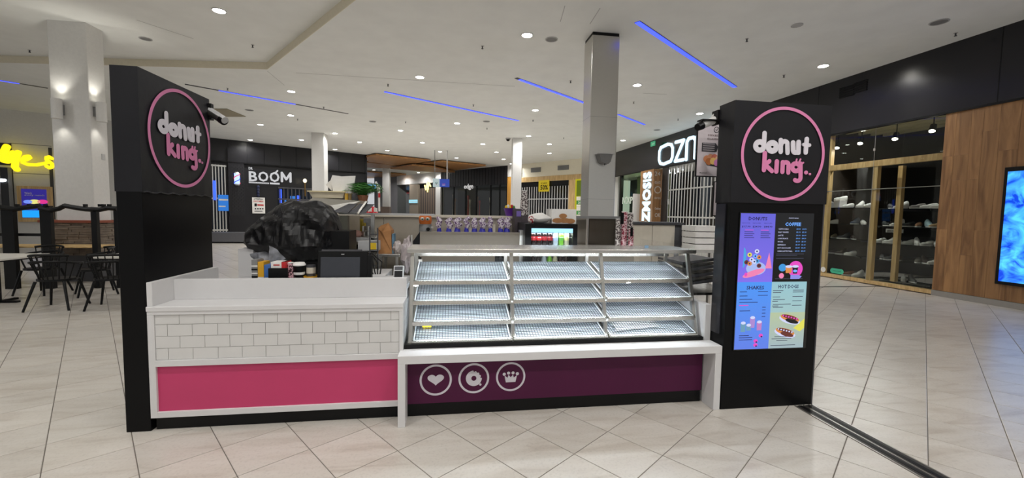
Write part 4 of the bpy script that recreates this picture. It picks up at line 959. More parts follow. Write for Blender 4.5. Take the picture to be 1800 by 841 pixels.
logo(frameM((RC[0], 3.041, RC[2]), (1, 0, 0), (0, 0, 1)), tr_)
obj('edge_strip', B().box(3.055, 3.066, 3.05, 3.238, 0, 1.71), M_gret, tr_)
obj('side_panel', B().box(2.2, 2.21, 3.1, 3.22, .62, 1.7), mat('dark_gloss', (34, 34, 38), .2), tr_)
# menu screen
sx0, sx1, sz0, sz1 = 2.30, 2.935, .506, 1.625
sc = obj('screen', B().box(sx0-.008, sx1+.03, 3.044, 3.052, sz0-.008, sz1+.008), mat('screen_black', (6, 6, 7), .15), tr_)
Wd, Hd = sx1-sx0, sz1-sz0
def SM(u, v, d=.0): return frameM((sx0+u*Wd, 3.044-d, sz0+v*Hd), (1, 0, 0), (0, 0, 1))
def sbox(u0, v0, u1, v1, m, d=0., name='panel'): return obj(name, B().box(sx0+u0*Wd, sx0+u1*Wd, 3.044-d-.001, 3.044-d, sz0+v0*Hd, sz0+v1*Hd), m, sc)
def sgrad(name, c0, c1, es):
    m = mat(name, (5, 5, 5), .2, emit=c0, es=es); nt = m.node_tree; b = nt.nodes['Principled BSDF']; tc = nt.nodes.new('ShaderNodeTexCoord'); g_ = nt.nodes.new('ShaderNodeSeparateXYZ'); nt.links.new(tc.outputs['Generated'], g_.inputs[0])
    r = nt.nodes.new('ShaderNodeValToRGB'); r.color_ramp.elements[0].color = s2l(c0)+(1,); r.color_ramp.elements[1].color = s2l(c1)+(1,); nt.links.new(g_.outputs[2], r.inputs[0]); nt.links.new(r.outputs[0], b.inputs['Emission Color']); return m
ES = .95
sbox(0, .5, .49, 1, sgrad('menu_donuts', (130, 110, 236), (98, 96, 214), ES), name='donuts_panel')
sbox(0, 0, .49, .5, sgrad('menu_shakes', (96, 128, 232), (74, 150, 246), ES), name='shakes_panel')
sbox(.49, 0, 1, .5, sgrad('menu_hotdogs', (172, 194, 186), (150, 196, 206), ES), name='hot_dog_panel')
sbox(.49, 0, 1, .27, sgrad('menu_hotdogs_low', (160, 182, 190), (182, 196, 160), ES), .001, 'hot_dog_panel')
M_sdk = glow('scr_navy', (26, 22, 80), .8); M_slt = glow('scr_white', (205, 210, 245), 1.0); M_sbl = glow('scr_blue', (110, 170, 255), 1.0); M_smg = glow('scr_magenta', (226, 70, 190), 1.0); M_scy = glow('scr_cyan', (70, 160, 220), 1.0)
M_sor = glow('scr_orange', (220, 140, 70), .95); M_sbr = glow('scr_brown', (110, 50, 40), .8); M_syl = glow('scr_yellow', (226, 222, 90), .95); M_sgy = glow('scr_grey', (70, 74, 96), .8); M_sblk = glow('scr_black', (14, 14, 20), .5); M_spk = glow('scr_pink', (240, 130, 180), .95); M_sgr = glow('scr_green', (40, 70, 40), .8)
def stx(s, u0, v0, u1, h, m, d=.0025, bold=0.): b = B(); text(b, s, (u1-u0)*Wd, h*Hd, SM(u0, v0, d), .0004, bold, 1); return obj('lettering', b, m, sc)
stx('DONUTS', .11, .95, .37, .026, M_sdk, bold=.02); stx('COFFEE', .63, .912, .86, .027, M_sbl, bold=.03); stx('PREMIUM BLEND', .68, .967, .82, .007, M_slt)
stx('SHAKES', .13, .445, .38, .027, M_sdk, bold=.02); stx('HOT DOGS', .585, .45, .88, .028, M_sdk, bold=.02)
for u, s in ((.02, '$17.90'), (.17, '$24.90'), (.33, '$44.90')): stx(s, u, .897, u+.12, .015, M_sdk, bold=.01); stx('HALF DOZEN', u, .928, u+.11, .005, M_sdk)
bb = B()
for k in range(4):
    for u in (.06, .29): bb.box(sx0+u*Wd, sx0+(u+.12+.02*(k % 2))*Wd, 3.0425, 3.043, sz0+(.865-k*.014)*Hd, sz0+(.869-k*.014)*Hd)
obj('text_lines', bb, M_sdk, sc)
bb = B(); bb.box(sx0+.29*Wd, sx0+.4*Wd, 3.0425, 3.043, sz0+.878*Hd, sz0+.882*Hd); bb.box(sx0+.07*Wd, sx0+.19*Wd, 3.0425, 3.043, sz0+.878*Hd, sz0+.882*Hd); obj('text_lines', bb, M_smg, sc)
for k, s in enumerate(('CAPPUCCINO', 'FLAT WHITE', 'LATTE', 'LONG BLACK', 'MOCHA', 'ESPRESSO', 'HOT CHOCOLATE', 'CHAI LATTE TALL')):
    v = .885-k*.0232; stx(s, .54, v, .54+.0145*len(s), .0095, M_slt)
    for u in (.8, .885): stx('$%d.%d0' % (4+k % 3, (k*3) % 9), u, v, u+.06, .011, M_sbl)
for k, v in enumerate((.705, .695, .672, .52)): bb = B().box(sx0+(.53)*Wd, sx0+(.93-.1*(k == 1))*Wd, 3.0425, 3.043, sz0+v*Hd, sz0+(v+.004)*Hd); obj('text_lines', bb, M_sgy, sc)
def sell(u, v, ru, rv, m, d=.0015, n=20, rot=0., name='picture', a0=0, a1=360):
    b = B(); P = [(ru*Wd*math.cos(math.radians(a0+(a1-a0)*k/n)), rv*Hd*math.sin(math.radians(a0+(a1-a0)*k/n))) for k in range(n)]
    return obj(name, b.prism(P, .0004, SM(u, v, d) @ Matrix.Rotation(rot, 4, 'Z')), m, sc)
# donuts picture
sell(.06, .68, .045, .075, M_scy, a0=-90, a1=90); sell(.25, .60, .14, .05, glow('scr_pale', (168, 186, 240), .95), .0012); sell(.22, .565, .16, .022, M_spk, .0014, rot=.3); sell(.11, .555, .02, .014, M_smg, .0018)
obj('picture', B().prism([(0, 0), (.06, .0), (.03, .13)], .0004, SM(.38, .6, .0013)), M_spk, sc)
for u, v, m in ((.15, .70, M_syl), (.25, .725, M_slt), (.23, .69, M_sbl), (.285, .682, M_sor), (.11, .645, M_sbr), (.155, .635, M_sor), (.22, .65, M_slt), (.29, .62, M_sbr), (.26, .655, M_scy), (.18, .665, M_slt)):
    sell(u, v, .032, .016, m, .002); sell(u, v, .011, .006, M_sdk, .0024)
# coffee picture
sell(.82, .595, .105, .06, M_smg); sell(.63, .605, .055, .028, glow('scr_azure', (60, 150, 220), .95)); sell(.62, .545, .036, .02, M_spk, .0017)
obj('picture', B().prism([(-.026, 0), (.026, 0), (.03, .055), (-.03, .055)], .0004, SM(.72, .565, .002)), M_sor, sc); sell(.72, .613, .05, .01, M_slt, .0024)
obj('picture', B().prism([(-.018, 0), (.018, 0), (.028, .06), (-.028, .06)], .0004, SM(.815, .56, .002)), M_sblk, sc); sell(.815, .614, .048, .01, M_slt, .0024); sell(.815, .58, .03, .01, M_sbl, .0028)
obj('picture', B().prism([(-.03, 0), (.05, 0), (.075, .022), (.04, .035), (-.03, .035)], .0004, SM(.80, .52, .0017)), glow('scr_lilac', (140, 140, 230), .95), sc)
# shakes
bb = B()
for k, (u0, u1, v) in enumerate(((.04, .14, .425), (.30, .44, .425), (.04, .15, .395), (.30, .44, .399), (.04, .22, .37), (.04, .30, .348), (.37, .42, .31), (.37, .42, .29), (.37, .42, .265), (.37, .42, .24), (.05, .2, .285), (.06, .25, .085), (.06, .25, .068), (.06, .2, .1))):
    bb.box(sx0+u0*Wd, sx0+u1*Wd, 3.0425, 3.043, sz0+v*Hd, sz0+(v+.0045)*Hd)
obj('text_lines', bb, M_sdk, sc)
bb = B().box(sx0+.04*Wd, sx0+.17*Wd, 3.0425, 3.043, sz0+.325*Hd, sz0+.33*Hd); obj('text_lines', bb, M_smg, sc)
for u, v, h_ in ((.11, .13, .075), (.24, .16, .085), (.34, .14, .07), (.19, .14, .045)):
    obj('picture', B().prism([(-.02, 0), (.02, 0), (.024, h_), (-.024, h_)], .0004, SM(u, v, .0016)), glow('scr_shake%d' % int(u*100), ((176, 140, 214), (140, 150, 200), (196, 130, 200), (110, 160, 190))[int(u*100) % 4], .9), sc); sell(u, v+h_/Hd, .034, .011, M_slt, .002)
for u, v in ((.30, .06), (.37, .1), (.30, .03)): sell(u, v, .03, .014, M_smg, .002); sell(u+.01, v-.008, .012, .006, M_sdk, .0024)
# hot dogs
bb = B()
for k, (u0, u1, v) in enumerate(((.51, .66, .432), (.8, .96, .434), (.51, .63, .418), (.8, .96, .42), (.51, .62, .385), (.8, .95, .387), (.52, .69, .365), (.51, .59, .352), (.8, .94, .354), (.52, .78, .33), (.51, .60, .318), (.8, .94, .32), (.52, .67, .308), (.57, .80, .085), (.53, .82, .07), (.6, .76, .055), (.52, .88, .02))):
    bb.box(sx0+u0*Wd, sx0+u1*Wd, 3.0413, 3.0418, sz0+v*Hd, sz0+(v+.0045)*Hd)
obj('text_lines', bb, M_sgy, sc)
obj('picture', B().prism([(0, 0), (.1, .08), (.1, .0), (.06, -.03)], .0004, SM(.84, .15, .0022)), M_syl, sc)
for u, v in ((.78, .225), (.72, .125)):
    sell(u, v-.012, .16, .03, M_slt, .0022, rot=-.25); sell(u, v, .145, .024, M_sor, .0026, rot=-.25); sell(u+.03, v-.022, .1, .016, M_sblk if v > .2 else M_sbr, .0028, rot=-.25); sell(u, v+.008, .125, .014, M_sbr, .003, rot=-.25)
    for q in range(6): sell(u-.1+q*.04, v+.022-q*.0055, .012, .006, M_smg if v > .2 else M_slt, .0034)
# ---- left counter
X0, X1 = -2.10, -.36
ct = thing('service_counter', 'white service counter with white tiles above a pink panel', 'counter', ((X0+X1)/2, 3.5, 0))
obj('carcass', B().box(X0+.01, X1-.005, 3.215, 3.98, .1, .86), M_white, ct)
obj('kickboard', B().box(X0+.01, X1, 3.225, 3.98, 0, .1), M_blk, ct)
fr = obj('frame', B().box(X0, -2.057, 3.185, 3.215, .1, .842).box(-2.057, X1-.04, 3.185, 3.215, .1, .142).box(-2.057, X1-.012, 3.18, 3.215, .473, .517).box(X1-.03, X1, 3.185, 3.215, .517, .842).box(X0, X1, 3.185, 3.215, .842, .872), M_white, ct, bevel=.002)
obj('pink_panel', B().box(-2.057, X1-.04, 3.203, 3.215, .142, .473), M_pink, ct, label='plain pink front panel')
obj('grout_bed', B().box(-2.057, X1-.03, 3.199, 3.215, .517, .842), M_grt2, ct)
def zc(x, y): return aY(240+x*.3566, 460+y*.3566, 3.19)[0]
j1 = [zc(x, 265) for x in (208, 331, 455, 573, 693, 808, 925, 1035, 1147, 1253)]; j2 = [zc(x, 330) for x in (150, 273, 398, 517, 634, 752, 867, 980, 1091, 1200)]
zrows = [.842, .772, .687, .601, .517]
for r_ in range(4):
    js = [-2.057]+(j1 if r_ % 2 == 0 else j2)+[X1-.03]
    for a, c in zip(js, js[1:]):
        if c-a > .02: obj('wall_tile', B().box(a+.0015, c-.0015, 3.1935, 3.2, zrows[r_+1]+.0015, zrows[r_]-.0015), M_wtile, ct, bevel=.0008)
obj('ledge', B().box(X0-.003, X1+.002, 3.18, 3.46, .8665, .902), M_white, ct, bevel=.004)
obj('upstand', B().box(X0+.035, X1+.002, 3.42, 3.46, .902, 1.057), M_white, ct, bevel=.003)
obj('side_upstand', B().box(X0-.0, X0+.035, 3.19, 4.03, .902, 1.072), M_white, ct, bevel=.003)
obj('worktop', B().box(X0+.9, X1, 3.46, 4.02, .95, .985), M_lgry, ct)
# ---- bench in front of the cabinet
bn = thing('white_bench', 'long white bench shelf on end legs below the glass cabinet', 'bench', (.91, 3.15, 0))
obj('top', B().box(-.384, 2.2, 3.05, 3.215, .476, .537), M_white, bn, bevel=.002)
obj('leg', B().box(-.384, -.33, 3.05, 3.21, 0, .476), M_white, bn, bevel=.002); obj('leg', B().box(2.143, 2.2, 3.05, 3.21, 0, .476), M_white, bn, bevel=.002)
# ---- refrigerated / bakery display cabinet
XA, XB = -.355, 2.135
cs = thing('display_cabinet', 'stainless steel and glass pastry display cabinet, empty, with sloping trays', 'display cabinet', (.89, 3.6, 0))
obj('base', B().box(XA, XB, 3.212, 4.1, .1, .535), M_purp, cs, label='dark purple front panel')
obj('kickboard', B().box(XA+.005, XB-.005, 3.218, 4.1, 0, .1), M_blk, cs)
obj('sill', B().box(XA, XB, 3.215, 4.12, .537, .566), M_blk, cs, bevel=.002)
obj('deck', B().box(XA+.02, XB-.02, 3.25, 4.08, .566, .572), M_steelh, cs)
# three round emblems
pc = {}
for k, (px_, py_, R_) in enumerate(((766, 668.7, 28.2), (833, 665.6, 27.6), (897.8, 662.8, 26.9))):
    q = aY(px_, py_, 3.21); rr = R_/CF*3.21*1.0
    M = frameM((q[0], 3.2115, q[2]), (1, 0, 0), (0, 0, 1)); em = obj('emblem', B().ring((0, 0), rr*.87, rr, .0015, M, 64), M_logow, cs, label=['white ring around a heart', 'white ring around a bitten ring cake', 'white ring around a crown'][k]); s_ = rr/85
    b = B()
    if k == 0:
        P = [];
        for i in range(40):
            t_ = 2*math.pi*i/40; P.append((16*math.sin(t_)**3*2.7*s_, (13*math.cos(t_)-5*math.cos(2*t_)-2*math.cos(3*t_)-math.cos(4*t_)+2)*2.1*s_))
        b.prism(P[::-1], .0015, M)
    elif k == 1:
        out = [(44*math.cos(a)*s_, 44*math.sin(a)*s_) for a in np.radians(np.arange(100, 100+320, 8))]
        n_ = 44; bite = lambda a: 10 < a < 80
        vs = []
        for i in range(72):
            a = i*5; r_ = 44
            if 5 <= a <= 90: r_ = 34+7*abs(math.sin(math.radians((a-5)*180/28.4)))-0
            vs.append((r_, a))
        n_ = 72; pts = [(14*math.cos(math.radians(a)), 14*math.sin(math.radians(a)), 0) for _, a in vs]+[(r_*math.cos(math.radians(a)), r_*math.sin(math.radians(a)), 0) for r_, a in vs]
        pts = [(x*s_, y*s_, .0015) for x, y, z in pts]; b.add(pts, [(i, n_+i, n_+(i+1) % n_, (i+1) % n_) for i in range(n_)], M)
        b.stroke([(36*s_, -37*s_), (36.1*s_, -37*s_)], 13*s_, .0015, M)
    else:
        b.prism([(x*s_, y*s_) for x, y in ((-28, -32), (28, -32), (36, 8), (18, -6), (13, 12), (0, -4), (-13, 12), (-18, -6), (-36, 8))], .0015, M)
        for x, y in ((-38, 16), (-13, 22), (13, 22), (38, 16)): b.stroke([(x*s_, y*s_), ((x+.1)*s_, y*s_)], 18*s_, .0015, M)
    obj('icon', b, M_logow, em)
# frame: top slab, uprights
obj('top', B().box(XA, XB+.02, 3.40, 3.86, 1.262, 1.295), M_steelh, cs, bevel=.004)
obj('back_rail', B().box(XA+.01, XB, 3.84, 3.86, 1.19, 1.235), M_steelh, cs)
divs = [XA+.04, .5, 1.29, XB-.03]
for i, x in enumerate(divs):
    obj('upright', B().hexa([(x-.014, 3.27, .572), (x+.014, 3.27, .572), (x+.014, 3.30, .572), (x-.014, 3.30, .572)], [(x-.014, 3.455, 1.262), (x+.014, 3.455, 1.262), (x+.014, 3.485, 1.262), (x-.014, 3.485, 1.262)]), M_steel, cs)
    obj('upright', B().box(x-.014, x+.014, 3.83, 3.86, .572, 1.262), M_steel, cs)
for x in (XA+.02, XB-.01):
    obj('end_pane', B().add([(x, 3.225, .57), (x, 4.05, .57), (x, 4.05, 1.26), (x, 3.42, 1.26), (x+.006, 3.225, .57), (x+.006, 4.05, .57), (x+.006, 4.05, 1.26), (x+.006, 3.42, 1.26)], [(0, 3, 2, 1), (4, 5, 6, 7), (0, 1, 5, 4), (1, 2, 6, 5), (2, 3, 7, 6), (3, 0, 4, 7)]), M_glass, cs)
obj('front_pane', B().hexa([(XA+.01, 3.222, .568), (XB, 3.222, .568), (XB, 3.228, .568), (XA+.01, 3.228, .568)], [(XA+.01, 3.408, 1.262), (XB, 3.408, 1.262), (XB, 3.414, 1.262), (XA+.01, 3.414, 1.262)]), M_glass, cs)
# trays (twelve alike): tilted steel tray with a wire rack lying in it
fy = [(3.405, 1.018), (3.335, .868), (3.29, .712), (3.245, .572)]; by_ = [(3.815, 1.12), (3.715, .955), (3.66, .80), (3.60, .66)]
TW = .765; bays = [(divs[0]+divs[1])/2, (divs[1]+divs[2])/2, (divs[2]+divs[3])/2]
Lt = math.hypot(.41, .10)
M_tray = mat('tray_aluminium', (222, 228, 232), .42, .35); M_wire = mat('wire_chrome', (96, 100, 104), .35, .9)
def make_tray():
    r = thing('bakery_tray', 'x', 'tray', (0, 0, 0), 'sloping trays in the display cabinet')
    obj('pan', B().box(-TW/2, TW/2, 0, Lt, 0, .004).box(-TW/2, TW/2, 0, .008, 0, .024).box(-TW/2, TW/2, Lt-.008, Lt, 0, .024).box(-TW/2, -TW/2+.008, 0, Lt, 0, .024).box(TW/2-.008, TW/2, 0, Lt, 0, .024), M_tray, r, local=True)
    b = B(); n = 33
    for k in range(n): x = -TW/2+.015+(TW-.03)*k/(n-1); b.box(x-.0022, x+.0022, .01, Lt-.01, .0205, .0242)
    for k in range(17): y = .014+(Lt-.028)*k/16; b.box(-TW/2+.01, TW/2-.01, y-.0022, y+.0022, .0243, .028)
    obj('wire_rack', b, M_wire, r, local=True)
    obj('front_rail', B().box(-TW/2-.012, TW/2+.012, -.014, .0, -.012, .022), M_steelh, r, local=True, bevel=.002)
    obj('side_rail', B().box(-TW/2-.012, -TW/2-.001, 0, Lt, -.008, .028), M_steelh, r, local=True); obj('side_rail', B().box(TW/2+.001, TW/2+.012, 0, Lt, -.008, .028), M_steelh, r, local=True)
    return r
tp = None; lvl = ['top', 'second', 'third', 'bottom']; bay_n = ['left', 'middle', 'right']
for i in range(4):
    for j in range(3):
        lab = 'wire racked tray on the %s level, %s bay of the glass cabinet' % (lvl[i], bay_n[j])
        if tp is None: tp = r = make_tray()
        else: r = dup(tp, (0, 0, 0))
        r['label'] = lab; r.location = (bays[j], fy[i][0], fy[i][1]); r.rotation_euler = (math.atan2(by_[i][1]-fy[i][1], by_[i][0]-fy[i][0]), 0, 0)
# shelf light strips (the cabinet's own lighting) and under-tray white liners
for i in range(4):
    z = 1.258 if i == 0 else fy[i-1][1]+.002; y = 3.60 if i == 0 else fy[i-1][0]+.012
    obj('light_tube', B().box(XA+.06, XB-.06, y, y+.018, z-.008, z), glow('cabinet_led', (214, 236, 255), 5), cs)
    l = bpy.data.lights.new('cabinet_lamp', 'AREA'); l.shape = 'RECTANGLE'; l.size = XB-XA-.2; l.size_y = .02; l.energy = 20 if i == 0 else 12; l.color = (.86, .94, 1); lo = bpy.data.objects.new('lamp', l); COL.objects.link(lo); lo.parent = cs
    w_ = worg(cs); lo.location = ((XA+XB)/2-w_.x, y+.009-w_.y, z-.0095-w_.z); lo.rotation_euler = (math.radians(25), 0, 0)
obj('back_glass', B().box(XA+.03, XB-.03, 4.0, 4.006, .572, 1.0), M_glass, cs)
for x in (1.21, 1.0): pass
obj('yellow_card', B().box(-.235, -.16, 3.36, 3.44, .602, .606).box(-.235, -.16, 3.44, 3.443, .602, .68), M_yel, label='small yellow card on the bottom left tray', cat='card')
b = B(); M = Matrix.Translation((1.62, 3.36, .617)) @ Matrix.Rotation(math.atan2(.088, .355), 4, 'X') @ Matrix.Rotation(.12, 4, 'Z'); b.box(-.22, .2, -.02, .2, .002, .004, M); obj('paper_sheet', b, M_paper, label='white paper sheet lying on the bottom right tray', cat='paper')
q = aY(1128, 434, 3.6); t = thing('price_clip', 'small clear price clip standing on the cabinet top', 'clip', (q[0], 3.5, 1.295)); obj('base', B().box(q[0]-.02, q[0]+.02, 3.49, 3.52, 1.295, 1.30), M_lgry, t); obj('card', B().box(q[0]-.018, q[0]+.018, 3.503, 3.506, 1.30, 1.325), glow('clip_blue', (170, 210, 240), .4), t)
# sauce bottle / nozzle at the upper left bay
q = aY(880, 456, 3.9); obj('vent_plug', B().cyl((q[0], 3.93, q[2]), (q[0], 3.87, q[2]), .022, n=16).box(q[0]-.05, q[0]+.05, 3.93, 3.95, .99, q[2]+.03), M_blk, label='round black knob behind the top left tray', cat='plug')
# ---- white end wall right of cabinet, glass return with stock
ew = thing('end_counter', 'narrow white side counter between the glass cabinet and right totem', 'counter', (2.18, 3.7, 0))
obj('front', B().box(2.15, 2.2, 3.222, 4.6, 0.0, .845), M_white, ew, bevel=.003)
obj('top', B().box(2.14, 2.75, 3.6, 4.6, .845, .87), M_steelh, ew)
obj('glass_screen', B().box(2.165, 2.172, 3.26, 4.55, .845, 1.32), M_glass, ew); obj('glass_screen', B().box(2.172, 2.62, 4.5, 4.506, .87, 1.46), M_glass, ew)
st_ = thing('tray_stack', 'stack of dark and steel trays leaning behind the glass right of the cabinet', 'trays', (2.42, 4.0, .87))
for k in range(7):
    M = Matrix.Translation((2.44, 4.0, .93+k*.035)) @ Matrix.Rotation(-.12, 4, 'Y'); obj('tray', B().box(-.2, .2, -.25, .25, 0, .006, M).box(-.2, .2, -.25, -.24, 0, .028, M).box(-.2, -.19, -.25, .25, 0, .028, M), M_steelh if k % 2 else M_gret, st_)
for k in range(4):
    q0 = aY(1222, 440-k*11, 4.65); q1 = aY(1268, 430-k*11, 4.65)
    obj('cake_box', B().box(q0[0], q0[0]+.36, 4.65, 4.95, q0[2], q0[2]+.066), M_paper, label='flat white cake box, %s from the bottom of the stack behind the glass' % ordw[k], cat='box', group='stack of flat white cake boxes', bevel=.003)
q = aY(1222, 440, 4.65); obj('box_shelf', B().box(q[0]-.05, q[0]+.42, 4.6, 5.0, q[2]-.03, q[2]-.002).box(q[0]-.04, q[0]-.01, 4.9, 4.95, 0, q[2]-.03).box(q[0]+.37, q[0]+.4, 4.9, 4.95, 0, q[2]-.03), M_steelh, label='steel stand carrying the flat white cake boxes', cat='shelf')
# hanging posters and cameras on the right
def poster(x0, y0, x1, y1, Y, label, big):
    q0 = aY(x0, (y0+y1)/2, Y); q1 = aY(x1, (y0+y1)/2, Y); zt = aY((x0+x1)/2, y0, Y)[2]; zb = aY((x0+x1)/2, y1, Y)[2]
    t = thing('poster', label, 'poster', ((q0[0]+q1[0])/2, Y, zb)); w_ = q1[0]-q0[0]; h_ = zt-zb
    obj('frame', B().box(q0[0]-.008, q1[0]+.008, Y, Y+.02, zb-.008, zt+.008), M_blk, t); obj('sheet', B().box(q0[0], q1[0], Y-.003, Y, zb, zt), M_pinkw, t)
    F = lambda u, v, d=.004: frameM((q0[0]+u*w_, Y-d, zb+v*h_), (1, 0, 0), (0, 0, 1))
    if big:
        obj('emblem', B().ring((0, 0), .022, .028, .001, F(.55, .9), 20).stroke([(-.01, 0), (0, -.008), (.012, .01)], .005, .001, F(.55, .9)), M_gret, t)
        obj('lettering', text(B(), 'MIXED', .34*w_, .035*h_, F(.3, .77), .001, .0), mat('taupe_ink', (120, 100, 100), .6), t)
        obj('lettering', text(B(), 'CLASSIC BOX', .62*w_, .035*h_, F(.28, .70), .001, .0), MT['taupe_ink'], t)
        b = B().prism([(0, 0), (.0, .17*h_), (.42*w_, .17*h_), (.5*w_, .1*h_), (.46*w_, 0)], .001, F(.12, .47)); obj('text_block', b, M_gret, t)
        b = B()
        for k in range(4): b.box(0, .36*w_, .02*h_+k*.04*h_, .03*h_+k*.04*h_, 0, .0006, F(.15, .475, .0055))
        obj('text_lines', b, M_pinkw, t)
        obj('tray_picture', B().prism([(0, .1*h_), (.62*w_, .06*h_), (.62*w_, -.05*h_), (.1*w_, 0)], .001, F(.2, .21)), M_gret, t)
        for k, (u, v, c) in enumerate(((.48, .33, (214, 140, 96)), (.6, .36, (226, 160, 120)), (.72, .36, (200, 110, 90)), (.84, .33, (226, 186, 150)), (.55, .28, (196, 120, 70)), (.68, .29, (230, 190, 110)), (.8, .26, (206, 130, 190)), (.9, .28, (180, 90, 60)))):
            obj('donut_picture', B().prism([(.1*w_*math.cos(a), .1*w_*math.sin(a)) for a in np.radians(range(0, 360, 24))], .001, F(u-.2, v, .0055+.0004*k)), mat('dn%d' % k, c, .6), t)
        obj('lettering', text(B(), 'donut', .24*w_, .02*h_, F(.08, .05), .001, .01), M_gret, t)
    else:
        for k, (u, v, c) in enumerate(((.5, .3, (226, 150, 60)), (.55, .5, (232, 170, 80)), (.5, .18, (206, 120, 50)))): obj('donut_picture', B().prism([(.3*w_*math.cos(a), .3*w_*math.sin(a)) for a in np.radians(range(0, 360, 24))], .001, F(u, v, .0045+.0004*k)), mat('dp%d' % k, c, .6), t)
        obj('lettering', text(B(), 'CRAVE', .5*w_, .05*h_, F(.3, .82), .001, .0), M_gret, t)
    return t, q0, q1, zt
t, q0, q1, zt = poster(1226, 219, 1283, 310, 3.6, 'large pale pink hanging poster of a donut box by the right totem', True)
obj('bracket', B().box(q0[0]+.2, q1[0], 3.62, 3.64, zt-.05, zt-.02).box(q1[0]-.03, q1[0], 3.24, 3.64, zt-.05, zt-.02), M_blk, t)
t, q0, q1, zt = poster(1255, 321, 1285, 379, 3.9, 'small pale pink hanging poster below the large donut poster', False)
obj('bracket', B().box(q0[0]+.1, q1[0], 3.92, 3.94, zt-.05, zt-.03).box(q1[0]-.03, q1[0], 3.24, 3.94, zt-.05, zt-.03), M_blk, t)
# bullet camera pair at the right totem
t = thing('security_camera', 'white bullet security camera with black end on the right totem bracket', 'camera', (2.2, 3.3, 2.3))
A_ = aY(1262, 209, 3.3); C_ = aY(1231, 222, 3.25)
obj('bracket', B().box(2.19, 2.21, 3.24, 3.32, A_[2]-.06, A_[2]+.06).cyl((2.2, 3.28, A_[2]), tuple(A_), .02, n=10), M_blk, t)
obj('mount', B().cyl((2.2, 3.28, A_[2]), tuple(A_), .045, .035, 14), M_wpaint, t, smooth=True)
obj('housing', B().cyl(tuple(A_), tuple(C_), .032, .03, 14), M_wpaint, t, smooth=True); d_ = (C_-A_)/np.linalg.norm(C_-A_)
obj('lens_hood', B().cyl(tuple(C_-d_*.02), tuple(C_+d_*.035), .034, .03, 14), M_blk, t); obj('visor', B().box(*sorted((C_[0], A_[0])), 3.22, 3.3, C_[2]+.045, C_[2]+.055), M_blk, t)
t = thing('security_camera', 'silver bullet security camera on the back edge of the left totem', 'camera', (-2.1, 4.0, 2.35))
A_ = aY(369, 197, 4.04); C_ = aY(389, 210, 3.98); d_ = (C_-A_)/np.linalg.norm(C_-A_)
obj('bracket', B().box(-2.115, A_[0]+.02, 4.02, 4.06, A_[2]-.07, A_[2]+.07), M_blk, t)
obj('housing', B().cyl(tuple(A_), tuple(C_), .034, .034, 16), M_steel, t, smooth=True); obj('lens_hood', B().cyl(tuple(C_), tuple(C_+d_*.04), .036, .036, 16), M_blk, t); obj('visor', B().cyl(tuple(A_+[0, 0, .012]), tuple(C_+d_*.05+[0, 0, .012]), .03, .03, 12), M_lgry, t)
# ================================================================ BEHIND THE COUNTER
YP = 5.6
pz = aY(760, 378, YP)[2]
pt = thing('back_partition', 'long low beige steel clad partition with pale capping behind the counter', 'partition', (0, YP, 0))
px0 = aY(588, 400, YP)[0]; px1 = aY(917, 400, YP)[0]
n_ = 4
for k in range(n_): obj('panel', B().box(px0+(px1-px0)*k/n_+.002, px0+(px1-px0)*(k+1)/n_-.002, YP, YP+.06, 0, pz-.03), M_taupel, pt, bevel=.002)
obj('capping', B().box(px0-.05, px1+.02, YP-.04, YP+.14, pz-.035, pz), M_cream, pt, bevel=.003)
obj('skirting', B().box(px0, px1, YP-.01, YP, 0, .1), M_gret, pt)
# right part of the partition: dark steel screen
p2 = thing('steel_screen', 'dark brushed steel screen panel below the steel column', 'partition', (2.2, 5.3, 0))
a0 = aY(1036, 400, 5.3)[0]; a1 = aY(1087, 400, 5.3)[0]; z_ = aY(1060, 385, 5.3)[2]
obj('panel', B().box(a0, a1, 5.3, 5.34, 0, z_), mat('dark_steel', (104, 96, 86), .32, .75, stretch=(8, 8, 1), scale=4), p2); obj('capping', B().box(aY(1012, 400, 5.3)[0], a1+.02, 5.27, 5.36, z_, z_+.035), M_gry, p2)
obj('panel', B().box(aY(1012, 400, 5.3)[0], a0-.004, 5.42, 5.45, 0, z_), M_taupe, p2, label='beige inner panel')
# counter unit along the back (grey)
gu = thing('back_counter', 'long plain grey upstand counter under the row of hanging piping bags', 'counter', (.3, 5.0, 0))
ga, gb = aY(738, 420, 4.9)[0], aY(913, 420, 4.9)[0]; gz = aY(830, 408.5, 4.9)[2]
obj('body', B().box(ga, gb, 4.9, 4.95, .0, gz), M_taupe, gu, bevel=.002); obj('shelf', B().box(ga, aY(905, 390, 5.15)[0]-.01, 4.95, 5.45, gz-.28, gz-.25), M_steelh, gu)
obj('side_fin', B().prism([(0, 0), (.0, gz-.95), (-.16, gz-1.18), (-.16, 0)], .02, frameM((ga, 4.92, .95), (1, 0, 0), (0, 0, 1))), M_blk, gu)
obj('edge_trim', B().box(gb, gb+.05, 4.88, 4.98, 0, gz+.03), M_steel, gu)
